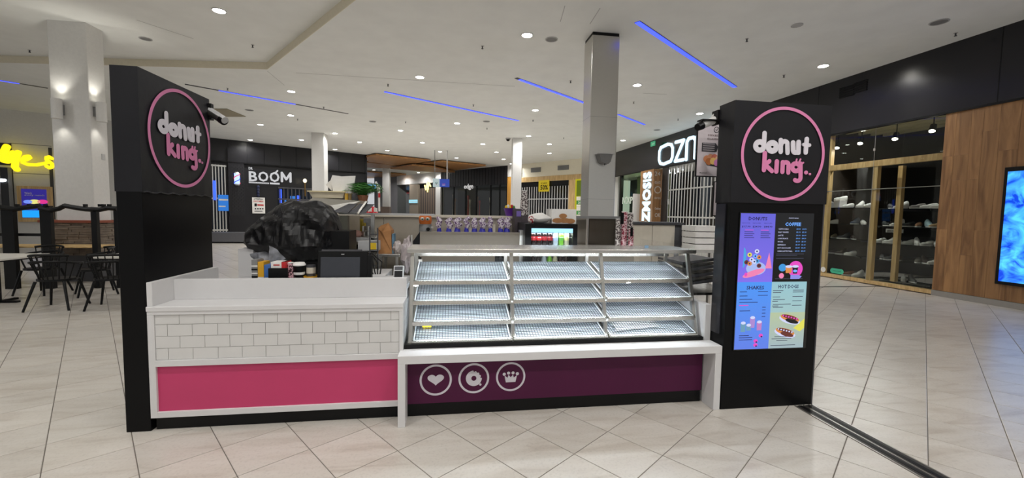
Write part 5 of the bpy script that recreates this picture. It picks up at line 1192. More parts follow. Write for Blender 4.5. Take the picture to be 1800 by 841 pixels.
# sauce warmer
q = aY(746, 407, 4.93); r_ = abs(aY(758, 400, 4.93)[0]-aY(735, 400, 4.93)[0])/2
t = thing('sauce_warmer', 'round warmer with grey base and orange jack-o-lantern coloured top on the back counter', 'warmer', (q[0], 5.1, gz))
zt = aY(746, 379, 5.1)[2]; zm = aY(746, 394, 5.1)[2]
obj('base', B().lathe([(r_*.95, gz-.25), (r_*1.0, gz-.2), (r_, zm-.01), (r_*.92, zm)], (q[0], 5.1, 0), 24), M_gry, t, smooth=True)
obj('top', B().lathe([(r_*.9, zm), (r_*1.02, zm+.03), (r_*1.0, zt-.02), (r_*.85, zt)], (q[0], 5.1, 0), 24), mat('orange', (214, 112, 40), .5), t, smooth=True)
for s_ in (-1, 1): obj('eye', B().ell((q[0]+s_*r_*.4, 5.1-r_*.92, (zm+zt)/2+.01), .026, .014, .02), M_paper, t); obj('pupil', B().ell((q[0]+s_*r_*.38, 5.1-r_*.92-.012, (zm+zt)/2+.008), .01, .006, .009), M_sgr if 0 else M_green, t)
obj('knob', B().cyl((q[0]+r_*.5, 5.1-r_*.86, zm-.06), (q[0]+r_*.5, 5.1-r_*.86-.03, zm-.06), .022, n=12), M_blk, t); obj('handle', B().box(q[0]+r_*.9, q[0]+r_*1.25, 5.06, 5.1, zm-.05, zm-.03), M_steel, t)
# hanging piping bags in printed cloth with blue tips
M_cloth = mat('printed_cloth', (208, 202, 212), .7, scale=45, var=.0)
def spots(name, base, ink, sc_, thr=.52):
    m = mat(name, base, .7); nt = m.node_tree; b = nt.nodes['Principled BSDF']; tc = nt.nodes.new('ShaderNodeTexCoord'); v = nt.nodes.new('ShaderNodeTexNoise'); v.inputs['Scale'].default_value = sc_; v.inputs['Detail'].default_value = 1; nt.links.new(tc.outputs['Object'], v.inputs['Vector'])
    r = nt.nodes.new('ShaderNodeValToRGB'); r.color_ramp.interpolation = 'CONSTANT'; r.color_ramp.elements[0].color = s2l(base)+(1,); r.color_ramp.elements[1].position = thr; r.color_ramp.elements[1].color = s2l(ink)+(1,); nt.links.new(v.outputs[0], r.inputs[0]); nt.links.new(r.outputs[0], b.inputs['Base Color']); return m
M_spot = spots('spotted_cloth', (214, 206, 214), (104, 72, 120), 60)
M_cup = spots('cup_print', (214, 208, 204), (84, 70, 70), 55, .5); M_cup2 = spots('cup_print_pink', (220, 190, 194), (150, 50, 70), 55, .52)
bag_x = (772, 789, 804, 820, 834, 848, 862, 880, 891)
bag_lab = ['leftmost', 'second from left', 'third from left', 'fourth from left', 'fifth from left', 'fourth from right', 'third from right', 'second from right', 'rightmost']
for k, x in enumerate(bag_x):
    Yb = 5.3; ztp = aY(x, 381+(2 if k % 3 else 0), Yb)[2]; zb = aY(x, 408, Yb)[2]; X = aY(x, 395, Yb)[0]; w_ = .034+.006*(k % 3)
    t = thing('spray_bottle', 'wrapped spotted bottle with blue foot, %s on the back counter' % bag_lab[k], 'bottle', (X, Yb, gz-.25), 'wrapped bottles on the back counter')
    hh_ = ztp-zb; jit = random.uniform(-.02, .02)
    obj('wrap', B().tube([(X, Yb, zb+hh_*.25), (X+jit, Yb, zb+hh_*.5), (X-jit, Yb, zb+hh_*.75), (X+jit*2, Yb, zb+hh_*.93), (X+jit*2, Yb, ztp)], [w_*.8, w_*1.1, w_*.95, w_*.7, w_*.25], 10), M_spot, t, smooth=True)
    obj('blue_foot', B().cyl((X, Yb, zb-.0), (X, Yb, zb+hh_*.3), w_*.95, w_*.6, 12), M_blue, t); obj('base', B().cyl((X, Yb, gz-.25), (X, Yb, zb+.0), w_*.8, n=12), M_lgry, t)
    if k in (1, 3, 6): obj('hanging_tag', B().box(X+w_*.9, X+w_*1.9, Yb+.01, Yb+.02, zb-.02, zb+hh_*.5), M_cream, t)
# purple bucket with yellow content
q = aY(898, 378, 5.55); t = thing('purple_bucket', 'purple bucket with yellow packets on the partition capping', 'bucket', (q[0], YP+.05, pz))
zt = aY(898, 367, YP)[2]; obj('bucket', B().lathe([(.055, pz), (.085, zt), (.09, zt+.005), (.08, zt-.005), (.05, pz+.01)], (q[0], YP+.05, 0), 20), mat('purple', (94, 40, 150), .4), t, smooth=True)
for k in range(5): obj('packet', B().ell((q[0]-.05+.025*k, YP+.05, zt+.015+.012*(k % 2)), .022, .02, .03, 8, 6), (M_yel, M_paper, M_yel, M_red, M_green)[k], t)
# dark dispenser cabinet and cup column
t = thing('dispenser', 'dark grey upright dispenser with purple label beside the bucket', 'dispenser', (0, 5.2, 0))
a0 = aY(905, 390, 5.31)[0]; a1 = aY(918, 390, 5.31)[0]; zt = aY(911, 367, 5.15)[2]
obj('body', B().box(a0, a1, 5.31, 5.54, 0, zt), mat('dispenser_grey', (70, 62, 68), .45), t, bevel=.004); obj('label', B().box(a0+.02, a1-.02, 5.306, 5.31, zt-.1, zt-.03), mat('lilac', (120, 100, 180), .5), t)
a1b = aY(935, 390, 5.2)[0]; obj('shelf_box', B().box(a1, a1b, 5.31, 5.54, aY(925, 392, 5.2)[2], aY(925, 379, 5.2)[2]), MT['dispenser_grey'], t)
def cupstack(x0, y0, x1, y1, Y, label, m, taper=.85):
    X = (aY(x0, y1, Y)[0]+aY(x1, y1, Y)[0])/2; w_ = (aY(x1, y1, Y)[0]-aY(x0, y1, Y)[0])/2; zb = aY(x0, y1, Y)[2]; zt = aY(x0, y0, Y)[2]
    n = max(6, int((zt-zb)/.028)); t = thing('cup_stack', label, 'cups', (X, Y, zb), 'nested stacks of printed paper cups')
    prof = []
    for k in range(n): z = zb+(zt-zb)*k/n; s_ = 1-(1-taper)*k/n; prof += [(w_*s_*.9, z), (w_*s_, z+(zt-zb)/n*.75), (w_*s_, z+(zt-zb)/n*.98)]
    obj('cups', B().lathe(prof, (X, Y, 0), 14), m, t); obj('rim', B().lathe([(w_*taper, zt), (w_*taper*1.06, zt+.004), (w_*taper, zt+.008)], (X, Y, 0), 14), M_paper, t); return t
cupstack(913, 336, 929, 379, 5.35, 'tall nested cup stack beside the purple bucket', M_cup, .6)
cupstack(1081, 386, 1090, 436, 4.6, 'grey cup stack, leftmost of those right of the steel screen', M_cup, .95)
cupstack(1091, 373, 1101, 436, 4.6, 'tallest pink and white cup stack right of the steel screen', M_cup2, .97)
cupstack(1100, 375, 1111, 436, 4.7, 'second tall cup stack next to the cream cabinet', M_cup, .97)
cupstack(1104, 403, 1113, 436, 4.45, 'short pink cup stack in front, next to the cream cabinet', M_cup2, .97)
q = aY(1095, 385, 4.5); obj('price_card', B().box(q[0]-.02, q[0]+.02, 4.52, 4.525, q[2]-.06, q[2]+.07), M_blk, label='upright black card clipped to the tall pink cup stack', cat='card')
q = aY(1112, 408, 4.36); obj('price_card', B().box(q[0]-.016, q[0]+.014, 4.38, 4.385, q[2]-.05, q[2]+.05), M_blk, label='upright black card clipped to the short pink cup stack', cat='card')
zc_ = aY(1095, 436, 4.5)[2]
t = thing('side_counter', 'steel side counter on which the printed cup stacks stand', 'counter', (2.0, 4.6, 0)); obj('top', B().box(aY(1030, 436, 4.4)[0], aY(1118, 436, 4.4)[0], 4.36, 4.95, zc_-.03, zc_), M_steelh, t)
obj('body', B().box(aY(1030, 436, 4.4)[0]+.02, aY(1118, 436, 4.4)[0]-.02, 4.4, 4.93, 0, zc_-.03), M_taupe, t)
# cream cabinet with dark capping
t = thing('cream_cabinet', 'cream two panel cabinet with dark capping beside the cup stacks', 'cabinet', (2.4, 5.2, 0))
a0, a1, a2 = [aY(x, 410, 5.05)[0] for x in (1107, 1147, 1186)]; zt = aY(1147, 391, 5.05)[2]
obj('carcass', B().box(a0, a2+.11, 5.07, 5.5, 0, zt-.03), M_gret, t); obj('door', B().box(a0, a1-.003, 5.05, 5.07, .08, zt-.035), M_cream, t, bevel=.002); obj('door', B().box(a1+.003, a2, 5.05, 5.07, .08, zt-.035), M_cream, t, bevel=.002)
obj('capping', B().box(a0-.02, a2+.12, 5.03, 5.52, zt-.03, zt), M_gret, t)
# drinks fridge
fa, fb_ = aY(923, 415, 4.75)[0], aY(1015, 415, 4.75)[0]; fzt = aY(968, 394, 4.75)[2]
fr = thing('drinks_fridge', 'black glass door drinks fridge with pale blue lit header and soft drink bottles', 'fridge', ((fa+fb_)/2, 5.0, 0))
f0, f1 = aY(934, 415, 4.75)[0], aY(1007, 415, 4.75)[0]; fz0, fz1 = .25, aY(970, 402, 4.75)[2]
obj('cabinet', B().box(fa, f0, 4.75, 5.3, 0, fzt).box(f1, fb_, 4.75, 5.3, 0, fzt).box(f0, f1, 4.75, 5.3, fz1, fzt).box(f0, f1, 4.75, 5.3, 0, fz0).box(f0, f1, 5.25, 5.3, fz0, fz1), M_blk, fr)
hz0 = aY(970, 409.5, 4.76)[2]
obj('lit_header', B().box(f0, f1, 4.755, 4.80, hz0, fz1), glow('fridge_header', (150, 205, 240), 1.6), fr); obj('liner', B().box(f0, f1, 5.24, 5.25, fz0, hz0), M_lgry, fr)
obj('door_glass', B().box(f0, f1, 4.752, 4.756, fz0, fz1), M_glass, fr)
l = bpy.data.lights.new('fridge_lamp', 'AREA'); l.shape = 'RECTANGLE'; l.size = .5; l.size_y = .05; l.energy = 3; l.color = (.8, .92, 1); lo = bpy.data.objects.new('lamp', l); COL.objects.link(lo); lo.parent = fr; w_ = worg(fr); lo.location = ((f0+f1)/2-w_.x, 4.84-w_.y, hz0-.01)
def bottle(X, Y, z, cdrink, clab, ccap, label, k=1.):
    t = thing('drink_bottle', label, 'bottle', (X, Y, z), 'soft drink bottles in the fridge')
    key = ('bt',)
    prof = [(.024, 0), (.029, .008), (.029, .12), (.022, .145), (.011, .17), (.011, .185)]
    obj('body', B().lathe([(r*k, zz*k) for r, zz in prof], (0, 0, 0), 12), mat('drink_%d_%d_%d' % cdrink, cdrink, .2), t, local=True, smooth=True)
    obj('label', B().lathe([(.0296*k, .055*k), (.0302*k, .056*k), (.0302*k, .1*k), (.0296*k, .101*k)], (0, 0, 0), 12), mat('lab_%d_%d_%d' % clab, clab, .4), t, local=True)
    obj('cap', B().cyl((0, 0, .183*k), (0, 0, .2*k), .0135*k, n=10), mat('lab_%d_%d_%d' % ccap, ccap, .4), t, local=True)
cols = [((40, 20, 16), (200, 30, 36), (200, 200, 200)), ((34, 16, 14), (190, 26, 30), (190, 30, 30)), ((34, 18, 16), (170, 30, 40), (180, 30, 30)), ((30, 16, 14), (150, 24, 30), (30, 30, 30)), ((180, 196, 206), (170, 186, 220), (220, 220, 220)), ((120, 190, 60), (90, 170, 60), (230, 180, 40)), ((190, 190, 160), (220, 214, 150), (200, 60, 40))]
for lv in range(3):
    zs_ = (aY(970, 431, 4.9)[2], aY(970, 431, 4.9)[2]-.3, aY(970, 431, 4.9)[2]-.6)[lv]
    obj('fridge_shelf', B().box(f0, f1, 4.78, 5.23, zs_-.012, zs_-.002), M_lgry, fr)
    for k in range(7):
        X = f0+.045+(f1-f0-.09)*k/6; c = cols[(k+lv*2) % 7 if lv else k]
        bottle(X, 4.86, zs_, c[0], c[1], c[2], '%s bottle, %s from left on the %s shelf of the drinks fridge' % (('dark cola' if sum(c[0]) < 120 else 'clear water' if c[0][2] > 200 else 'lime green' if c[0][1] > 180 and c[0][0] < 150 else 'pale yellow'), ordw[k], ['upper', 'middle', 'lower'][lv]), 1.05)
# boxes and bags on the fridge
t = thing('bread_box', 'white box with a picture of loaves on top of the fridge', 'box', (0, 5.0, fzt))
a0 = aY(970, 380, 4.9)[0]; a1 = aY(1013, 380, 4.9)[0]; zt = aY(990, 368, 4.9)[2]
obj('box', B().box(a0, a1, 4.9, 5.2, fzt, zt), M_paper, t, bevel=.003)
for k, (x, y, rx) in enumerate(((981, 388, .07), (993, 388, .08), (1003, 389, .06), (990, 380, .05))):
    q = aY(x, y, 4.89); obj('loaf_picture', B().prism([(rx*math.cos(a), .03*math.sin(a)) for a in np.radians(range(0, 360, 24))], .002, frameM((q[0], 4.8985-.0005*k, q[2]), (1, 0, 0), (0, 0, 1))), M_kraft, t)
q = aY(948, 386, 4.95); b = B(); b.ell((0, 0, .06), .14, .12, .065, 14, 8)
b.v = [(x*(1+.2*mnoise.noise(Vector((x*20, y*20, z*20)))), y, z*(1+.25*mnoise.noise(Vector((x*15, z*15, 3)))))for x, y, z in b.v]
b.v = [(x+q[0], y+4.95, max(0, z)+fzt) for x, y, z in b.v]; obj('plastic_bag', b, M_paper, label='crumpled white plastic bag on top of the fridge', cat='bag', smooth=True)
q = aY(933, 389, 4.85); b = B().ell((0, 0, 0.045), .04, .04, .045, 10, 7); b.v = [(x+q[0], y+4.83, z+fzt) for x, y, z in b.v]; obj('printed_cloth_ball', b, spots('red_white_print', (220, 214, 210), (150, 30, 40), 40), label='small red and white printed cup on the fridge edge', cat='cup')
# ---- machine under black plastic sheet (left)
YM = 3.95
prof_px = [(406, 431), (412, 421), (421, 404), (440, 387), (462, 372), (480, 359), (496, 352), (528, 350), (550, 354), (562, 362), (572, 378), (579, 395), (584, 418), (590, 442)]
bot_px = [(406, 432), (425, 441), (450, 453), (480, 468), (505, 476), (530, 474), (556, 470), (592, 446)]
pts_t = [aY(x, y, YM) for x, y in prof_px]; pts_b = [aY(x, y, YM) for x, y in bot_px]
txs = [p[0] for p in pts_t]; tzs = [p[2] for p in pts_t]; bxs = [p[0] for p in pts_b]; bzs = [p[2] for p in pts_b]
t = thing('covered_machine', 'bulky machine on the counter draped in crumpled black plastic sheet', 'covered machine', (-.95, YM+.2, 1.0))
NX, NA = 110, 80; vs = []
for i in range(NX+1):
    X = txs[0]+(txs[-1]-txs[0])*i/NX; zt = np.interp(X, txs, tzs); zb = np.interp(X, bxs, bzs)
    hd = .28*min(1, .15+2.2*math.sin(math.pi*(i+.5)/(NX+1)))
    for j in range(NA+1):
        a = math.pi*2*j/NA; ca, sa = math.cos(a), math.sin(a)
        y = YM+.28-hd*np.sign(ca)*abs(ca)**.7*.95; z = zb+(zt-zb)*(.5+.5*np.sign(sa)*abs(sa)**.75)
        # creases: ridged noise in bands running down from the crown
        p = Vector((X*4.2+z*1.5, y*3.2, z*3.6-X*1.2)); d1, _ = mnoise.voronoi(p); d2, _ = mnoise.voronoi(p*2.3+Vector((5, 1, 2)))
        dd = (d1[1]-d1[0])*-.085+(d2[1]-d2[0])*-.03+mnoise.noise(p*.6)*.05+.03
        if sa < -.3: dd *= .5
        vs.append((X+.3*dd, y-abs(dd)*np.sign(ca)*1.2*(1 if dd > 0 else -1), z+dd*.35*sa))
b = B(); b.add(vs, [(i*(NA+1)+j, (i+1)*(NA+1)+j, (i+1)*(NA+1)+j+1, i*(NA+1)+j+1) for i in range(NX) for j in range(NA)])
M_sheet = mat('black_sheet', (17, 17, 19), .45, var=.1, scale=6, bump=.15)
obj('plastic_sheet', b, M_sheet, t)
# grey corner of cloth hanging out
def crumple(P, seed, amp, N=14):
    b = B(); vs = []
    A, Bq, C, Dq = [np.array(p) for p in P]
    for j in range(N+1):
        for i in range(N+1):
            u, v = i/N, j/N; p = A*(1-u)*(1-v)+Bq*u*(1-v)+C*u*v+Dq*(1-u)*v
            k = mnoise.noise(Vector((p[0]*14+seed, p[1]*14, p[2]*14)))*amp; vs.append((p[0]+k*.4, p[1]+k, p[2]+k*.4))
    b.add(vs, [(j*(N+1)+i, j*(N+1)+i+1, (j+1)*(N+1)+i+1, (j+1)*(N+1)+i) for j in range(N) for i in range(N)]); return b
M_gcl = mat('grey_plastic', (124, 126, 132), .35, var=.3, scale=30)
obj('grey_liner', crumple([aY(442, 445, 3.84), aY(470, 441, 3.82), aY(472, 468, 3.82), aY(452, 466, 3.84)], 2, .05), M_gcl, t, label='grey crumpled liner corner'); obj('grey_liner', crumple([aY(473, 432, 3.8), aY(486, 441, 3.81), aY(500, 457, 3.82), aY(470, 470, 3.8)], 5, .03), M_gcl, t, label='grey crumpled liner corner')
obj('machine_foot', B().box(-1.5, -.9, 4.0, 4.4, .985, 1.12).box(-1.45, -.95, 4.05, 4.35, 1.12, 1.4), M_blk, t)
# white block left of the stationery
a0, a1 = aY(416, 460, 4.0)[0], aY(443, 460, 4.0)[0]; zt = aY(430, 438, 4.0)[2]
t = thing('white_side_cabinet', 'white cabinet standing under the black sheeted machine at left', 'cabinet', (a0+.1, 4.2, 0))
obj('carcass', B().box(a0, -.62, 4.025, 4.5, 0, .984), M_white, t); obj('end_panel', B().box(a0, a1, 4.025, 4.45, .984, zt), M_white, t, bevel=.003)
# stationery and cups on the worktop behind the upstand
YS = 3.62; wz = .985
def sbx(name, x0, y0, x1, m, label, cat, Y=YS, dep=.12, grp=None, extra=None):
    a0, a1 = aY(x0, 470, Y)[0], aY(x1, 470, Y)[0]; zt = aY((x0+x1)/2, y0, Y)[2]
    t = thing(name, label, cat, ((a0+a1)/2, Y+dep/2, wz), grp); obj('case', B().box(a0, a1, Y, Y+dep, wz, zt), m, t, bevel=.002); return t, a0, a1, zt
t, a0, a1, zt = sbx('carton', 442, 457, 452.5, M_gry, 'narrow black and grey striped carton, leftmost behind the upstand', 'carton')
for k in range(5): obj('stripe', B().box(a0-.0005, a1+.0005, YS-.001, YS, wz+.02+k*.03, wz+.03+k*.03+.004*(k % 2)), M_blk if k % 2 else M_paper, t)
t, a0, a1, zt = sbx('carton', 453, 461, 463.5, mat('amber', (216, 160, 30), .5), 'yellow carton beside the striped one behind the upstand', 'carton'); obj('stripe', B().box(a0, a1, YS-.001, YS, wz+.04, wz+.055), M_paper, t)
t, a0, a1, zt = sbx('carton', 464, 466, 475, mat('mid_blue', (60, 104, 170), .5), 'blue carton right of the yellow one behind the upstand', 'carton'); obj('stripe', B().box(a0, a1, YS-.001, YS, wz+.04, wz+.05), M_paper, t)
t, a0, a1, zt = sbx('napkin_dispenser', 471, 472, 505, M_blk, 'black stand under the white and red box', 'stand', YS-.03, .02)
t, a0, a1, zt = sbx('straw_box', 476, 461, 502, M_paper, 'white box with red side standing in front of the machine', 'box'); obj('red_side', B().box(a1-.03, a1+.002, YS-.003, YS+.12, wz, zt), M_red, t); obj('label', B().box(a0+.02, a1-.045, YS-.002, YS, zt-.03, zt-.02), M_red, t)
cupstack(504, 463, 517, 497, 3.68, 'short pink and black printed cup stack beside the reusable cup', spots('pinkblack', (226, 180, 190), (60, 30, 36), 70), .9)
q = aY(526, 480, 3.7); t = thing('reusable_cup', 'black reusable coffee cup with white lid and band', 'cup', (q[0], 3.7, wz)); r_ = .05; zt = aY(526, 467, 3.7)[2]
obj('body', B().lathe([(r_*.72, wz), (r_*.95, zt)], (q[0], 3.7, 0), 20), M_blk, t, smooth=True); obj('band', B().lathe([(r_*.82, wz+(zt-wz)*.45), (r_*.86, wz+(zt-wz)*.46), (r_*.89, wz+(zt-wz)*.6), (r_*.86, wz+(zt-wz)*.61)], (q[0], 3.7, 0), 20), M_paper, t); obj('lid', B().lathe([(r_*1.02, zt), (r_*1.05, zt+.008), (r_*.9, zt+.02), (r_*.85, zt+.026)], (q[0], 3.7, 0), 20), M_paper, t, smooth=True)
q = aY(547, 482, 3.72); t = thing('jar', 'dark jar with cream label standing in a yellow dish', 'jar', (q[0], 3.72, wz)); zt = aY(547, 466, 3.72)[2]
obj('body', B().cyl((q[0], 3.72, wz), (q[0], 3.72, zt), .036, n=18), M_gret, t); obj('label', B().cyl((q[0], 3.72, zt-.07), (q[0], 3.72, zt-.02), .037, n=18), M_cream, t); obj('dish', B().lathe([(.04, wz+.03), (.062, wz+.04), (.062, wz+.05), (.04, wz+.045)], (q[0], 3.72, 0), 20), mat('amber', (216, 160, 30), .5), t)
# POS monitor
t = thing('pos_monitor', 'black touch screen till monitor facing the front over the counter', 'monitor', (-.85, 3.6, wz))
a0, a1 = aY(557, 465, 3.62)[0], aY(645, 465, 3.62)[0]; zt = aY(600, 442, 3.62)[2]; zb = 1.0
M = Matrix.Translation(((a0+a1)/2, 3.62, zb)) @ Matrix.Rotation(-.12, 4, 'X'); hw = (a1-a0)/2; hh_ = zt-zb
obj('bezel', B().box(-hw, hw, 0, .045, 0, hh_, M), M_blk, t, bevel=.004); obj('screen', B().box(-hw+.025, hw-.06, -.002, 0, .0, hh_-.05, M), mat('dead_screen', (52, 54, 60), .18), t)
obj('side_reader', B().box(hw, hw+.035, .0, .06, -.0, hh_-.03, M), M_blk, t, bevel=.003); obj('badge', B().box(-.012, .012, -.002, 0, hh_-.03, hh_-.024, M), M_lgry, t); obj('camera_bump', B().box(-hw+.03, hw-.05, .0, .03, hh_, hh_+.014, M), M_gret, t); obj('stand', B().box(-.08, .08, .05, .12, -.01, .1, M).box(-.12, .12, .03, .2, -.012, .0, M), M_gret, t)
# card terminal
q = aY(700, 478, 3.62); t = thing('card_terminal', 'small grey and black card terminal behind the counter end', 'card reader', (q[0], 3.62, wz))
M = Matrix.Translation((q[0], 3.62, wz+.03)) @ Matrix.Rotation(-.45, 4, 'X'); obj('body', B().box(-.043, .043, -.01, .03, 0, .12, M), M_lgry, t, bevel=.006); obj('keypad', B().box(-.033, .033, -.013, -.01, .01, .07, M), M_blk, t); obj('display', B().box(-.033, .033, -.013, -.01, .08, .11, M), M_gret, t); obj('stand', B().box(q[0]-.03, q[0]+.03, 3.63, 3.7, wz, wz+.08), M_blk, t)
# ---- hood / oven shelf with goods
YH = 4.5
hA, hB = aY(520, 360, YH)[0], aY(632, 360, YH)[0]; hz1 = aY(600, 352, YH)[2]; hz0 = aY(600, 376, YH)[2]
t = thing('steel_hood', 'slanted stainless steel hood with filters behind the sheeted machine', 'hood', ((hA+hB)/2, YH+.2, hz0))
xm_ = aY(585, 360, YH)[0]
obj('canopy', B().hexa([(hA, YH-.1, hz0+.02), (xm_, YH, hz0), (xm_, YH+.5, hz0), (hA, YH+.5, hz0+.02)], [(hA+.15, YH+.05, hz1+.02), (hB, YH+.1, hz1), (hB, YH+.5, hz1), (hA+.15, YH+.5, hz1+.02)]), M_steelh, t, bevel=.003)
for k in range(2): obj('filter', B().hexa([(xm_+.02+.17*k-.03, YH-.005, hz0+.012), (xm_+.15+.17*k, YH+.0, hz0+.012), (xm_+.15+.17*k, YH+.03, hz0+.012), (xm_-.01+.17*k, YH+.03, hz0+.012)], [(xm_+.08+.17*k, YH+.06, hz1-.035), (xm_+.23+.17*k, YH+.06, hz1-.035), (xm_+.23+.17*k, YH+.09, hz1-.035), (xm_+.08+.17*k, YH+.09, hz1-.035)]), M_gret, t)
obj('end_rail', B().tube([(xm_+.25, YH-.02, hz0), (hB+.0, YH, hz0+.03), (hB+.06, YH+.05, hz1-.01)], .014, 8), M_steelh, t)
obj('support', B().box(hA+.2, hA+.24, YH+.4, YH+.44, 0, hz0).box(xm_+.3, xm_+.34, YH+.4, YH+.44, 0, hz0), M_steel, t)
obj('lower_rail', B().box(xm_-.05, hB+.75, YH+.42, YH+.47, hz0-.012, hz0+.01), M_lgry, t)
# tray of paper sheets, jar, plants on top
a0, a1 = aY(542, 345, YH+.1)[0], aY(606, 345, YH+.1)[0]; zt = aY(575, 337, YH+.1)[2]
t = thing('cream_tub', 'long cream plastic tub on top of the steel hood', 'tub', ((a0+a1)/2, YH+.25, hz1)); obj('tub', B().hexa([(a0+.03, YH+.13, hz1+.02), (a1-.03, YH+.13, hz1+.02), (a1-.03, YH+.4, hz1+.02), (a0+.03, YH+.4, hz1+.02)], [(a0, YH+.1, zt), (a1, YH+.1, zt), (a1, YH+.43, zt), (a0, YH+.43, zt)]), mat('cream_plastic', (214, 204, 180), .5), t, bevel=.004); obj('rim', B().box(a0-.01, a1+.01, YH+.09, YH+.44, zt-.005, zt+.006), mat('cream_rim', (226, 212, 170), .5), t)
P = [aY(x, y, YH+.2) for x, y in ((585, 338), (581, 316), (584, 308), (622, 313), (617, 338))]
t = thing('paper_sheets', 'large white paper sheets standing up out of the cream tub', 'paper', tuple(P[0]))
obj('sheet', B().prism([(p[0]-P[0][0], p[2]-P[0][2]) for p in P], .004, frameM((P[0][0], YH+.21, P[0][2]), (1, 0, 0), (0, 0, 1))), M_paper, t)
P2 = [aY(x, y, YH+.25) for x, y in ((573, 325), (583, 316), (584, 336))]; obj('sheet', B().prism([(p[0]-P[0][0], p[2]-P[0][2]) for p in P2], .004, frameM((P[0][0], YH+.24, P[0][2]), (1, 0, 0), (0, 0, 1))), M_paper, t)
P3 = [aY(x, y, YH+.25) for x, y in ((590, 338), (596, 310), (624, 309), (620, 338))]; obj('sheet', B().prism([(p[0]-P[0][0], p[2]-P[0][2]) for p in P3], .004, frameM((P[0][0], YH+.28, P[0][2]), (1, 0, 0), (0, 0, 1))), M_paper, t)
for k, (x, c, l) in enumerate(((609, (190, 150, 50), 'small jar of yellow paste at the tub end'), (615, (120, 100, 60), 'small amber jar next to the yellow one'))):
    q = aY(x, 345, YH+.12); t = thing('glass_jar', l, 'jar', (q[0], YH+.12, hz1)); obj('content', B().cyl((q[0], YH+.12, hz1), (q[0], YH+.12, hz1+.075), .018, n=14), mat('jar%d' % k, c, .2), t); obj('lid', B().cyl((q[0], YH+.12, hz1+.075), (q[0], YH+.12, hz1+.09), .017, n=14), M_lgry, t)
q = aY(622, 347, YH+.15); t = thing('glass_bowl', 'clear glass bowl beside the jars on the hood', 'bowl', (q[0], YH+.15, hz1)); obj('bowl', B().lathe([(.02, hz1+.001), (.045, hz1+.03), (.046, hz1+.07), (.04, hz1+.085), (.038, hz1+.07), (.04, hz1+.03)], (q[0], YH+.15, 0), 18), M_glass, t, smooth=True)
# potted fern beyond the kiosk (green fronds)
def fern(c, R_, n, seed, label, name='potted_plant', h=.35):
    random.seed(seed); c = np.array(c); t = thing(name, label, 'plant', tuple(c)); obj('pot', B().lathe([(.045, 0), (.06, .06), (.065, .065), (.055, .06)], tuple(c), 16), mat('terracotta', (150, 100, 70), .7), t)
    for k in range(n):
        a = 2*math.pi*k/n+random.uniform(-.2, .2); b = B(); L = R_*random.uniform(.7, 1.1); pr_ = None; up = random.uniform(.5, 1.1)
        spine = [c+np.array([math.cos(a)*L*s_, math.sin(a)*L*s_, .05+h*up*math.sin(s_*2.2)]) for s_ in np.linspace(0, 1, 9)]
        sd = np.array([-math.sin(a), math.cos(a), 0])
        for i in range(1, 9):
            for sg_ in (-1, 1):
                p = spine[i]; w_ = .32*R_/.5*math.sin(math.pi*(i)/9.5)+.02; tip = p+sd*sg_*w_+(spine[i]-spine[i-1])*.8+np.array([0, 0, -.02]); m_ = p+(spine[i]-spine[i-1])*.45
                b.add([tuple(p), tuple(tip), tuple(m_)], [(0, 1, 2)])
        obj('frond', b, M_green, t)
    return t
pq = aY(634, 372, 8.5)
fq = aY(638, 352, YH+.3); fern((fq[0]-.0, YH+.3, hz1), .2, 34, 5, 'bushy small green fern standing on the right end of the steel hood', h=.14)
q0, q1 = aY(635, 368, 9.5), aY(662, 368, 9.5); t = thing('red_ride', 'shiny red toy ride car behind the partition, only its top showing', 'ride', ((q0[0]+q1[0])/2, 9.5, 0)); zt = aY(650, 361, 9.5)[2]
obj('body', B().ell(((q0[0]+q1[0])/2, 9.8, .8), (q1[0]-q0[0])/2+.1, .35, zt-.8, 18, 10), mat('red_gloss', (200, 24, 36), .15, coat=.8), t, smooth=True); obj('base', B().box(q0[0], q1[0], 9.5, 10.1, 0, .5), M_gret, t)
for k in range(3): obj('trim', B().box(q0[0]+.04+.12*k, q0[0]+.1+.12*k, 9.42, 9.5, zt-.14, zt-.06), M_paper, t)
# tear-drop flag
q = aY(665, 345, 14); t = thing('feather_flag', 'pale feather flag with red mark before the far white column', 'flag', (q[0], 14, 0)); P = [aY(x, y, 14) for x, y in ((659, 320), (662, 319), (668, 330), (668.5, 372), (665, 372), (664.5, 340))]
obj('sail', B().prism([(p[0], p[2]) for p in P], .01, frameM((0, 14, 0), (1, 0, 0), (0, 0, 1))), M_paper, t); q2 = aY(666.5, 343, 13.97); obj('mark', B().box(q2[0]-.03, q2[0]+.03, 13.975, 13.985, q2[2]-.08, q2[2]+.06), M_red, t); q3 = aY(668.5, 372, 14); obj('pole', B().cyl((q3[0], 14.02, 0), (q3[0], 14.02, aY(668.5, 330, 14)[2]), .015, n=6), M_gret, t)
q = aY(676, 370, 13); obj('brown_bin', B().box(q[0]-.12, q[0]+.14, 13, 13.4, 0, aY(676, 363.5, 13)[2]), mat('brown_box', (84, 70, 62), .6), label='plain brown box at the foot of the far white column', cat='box')
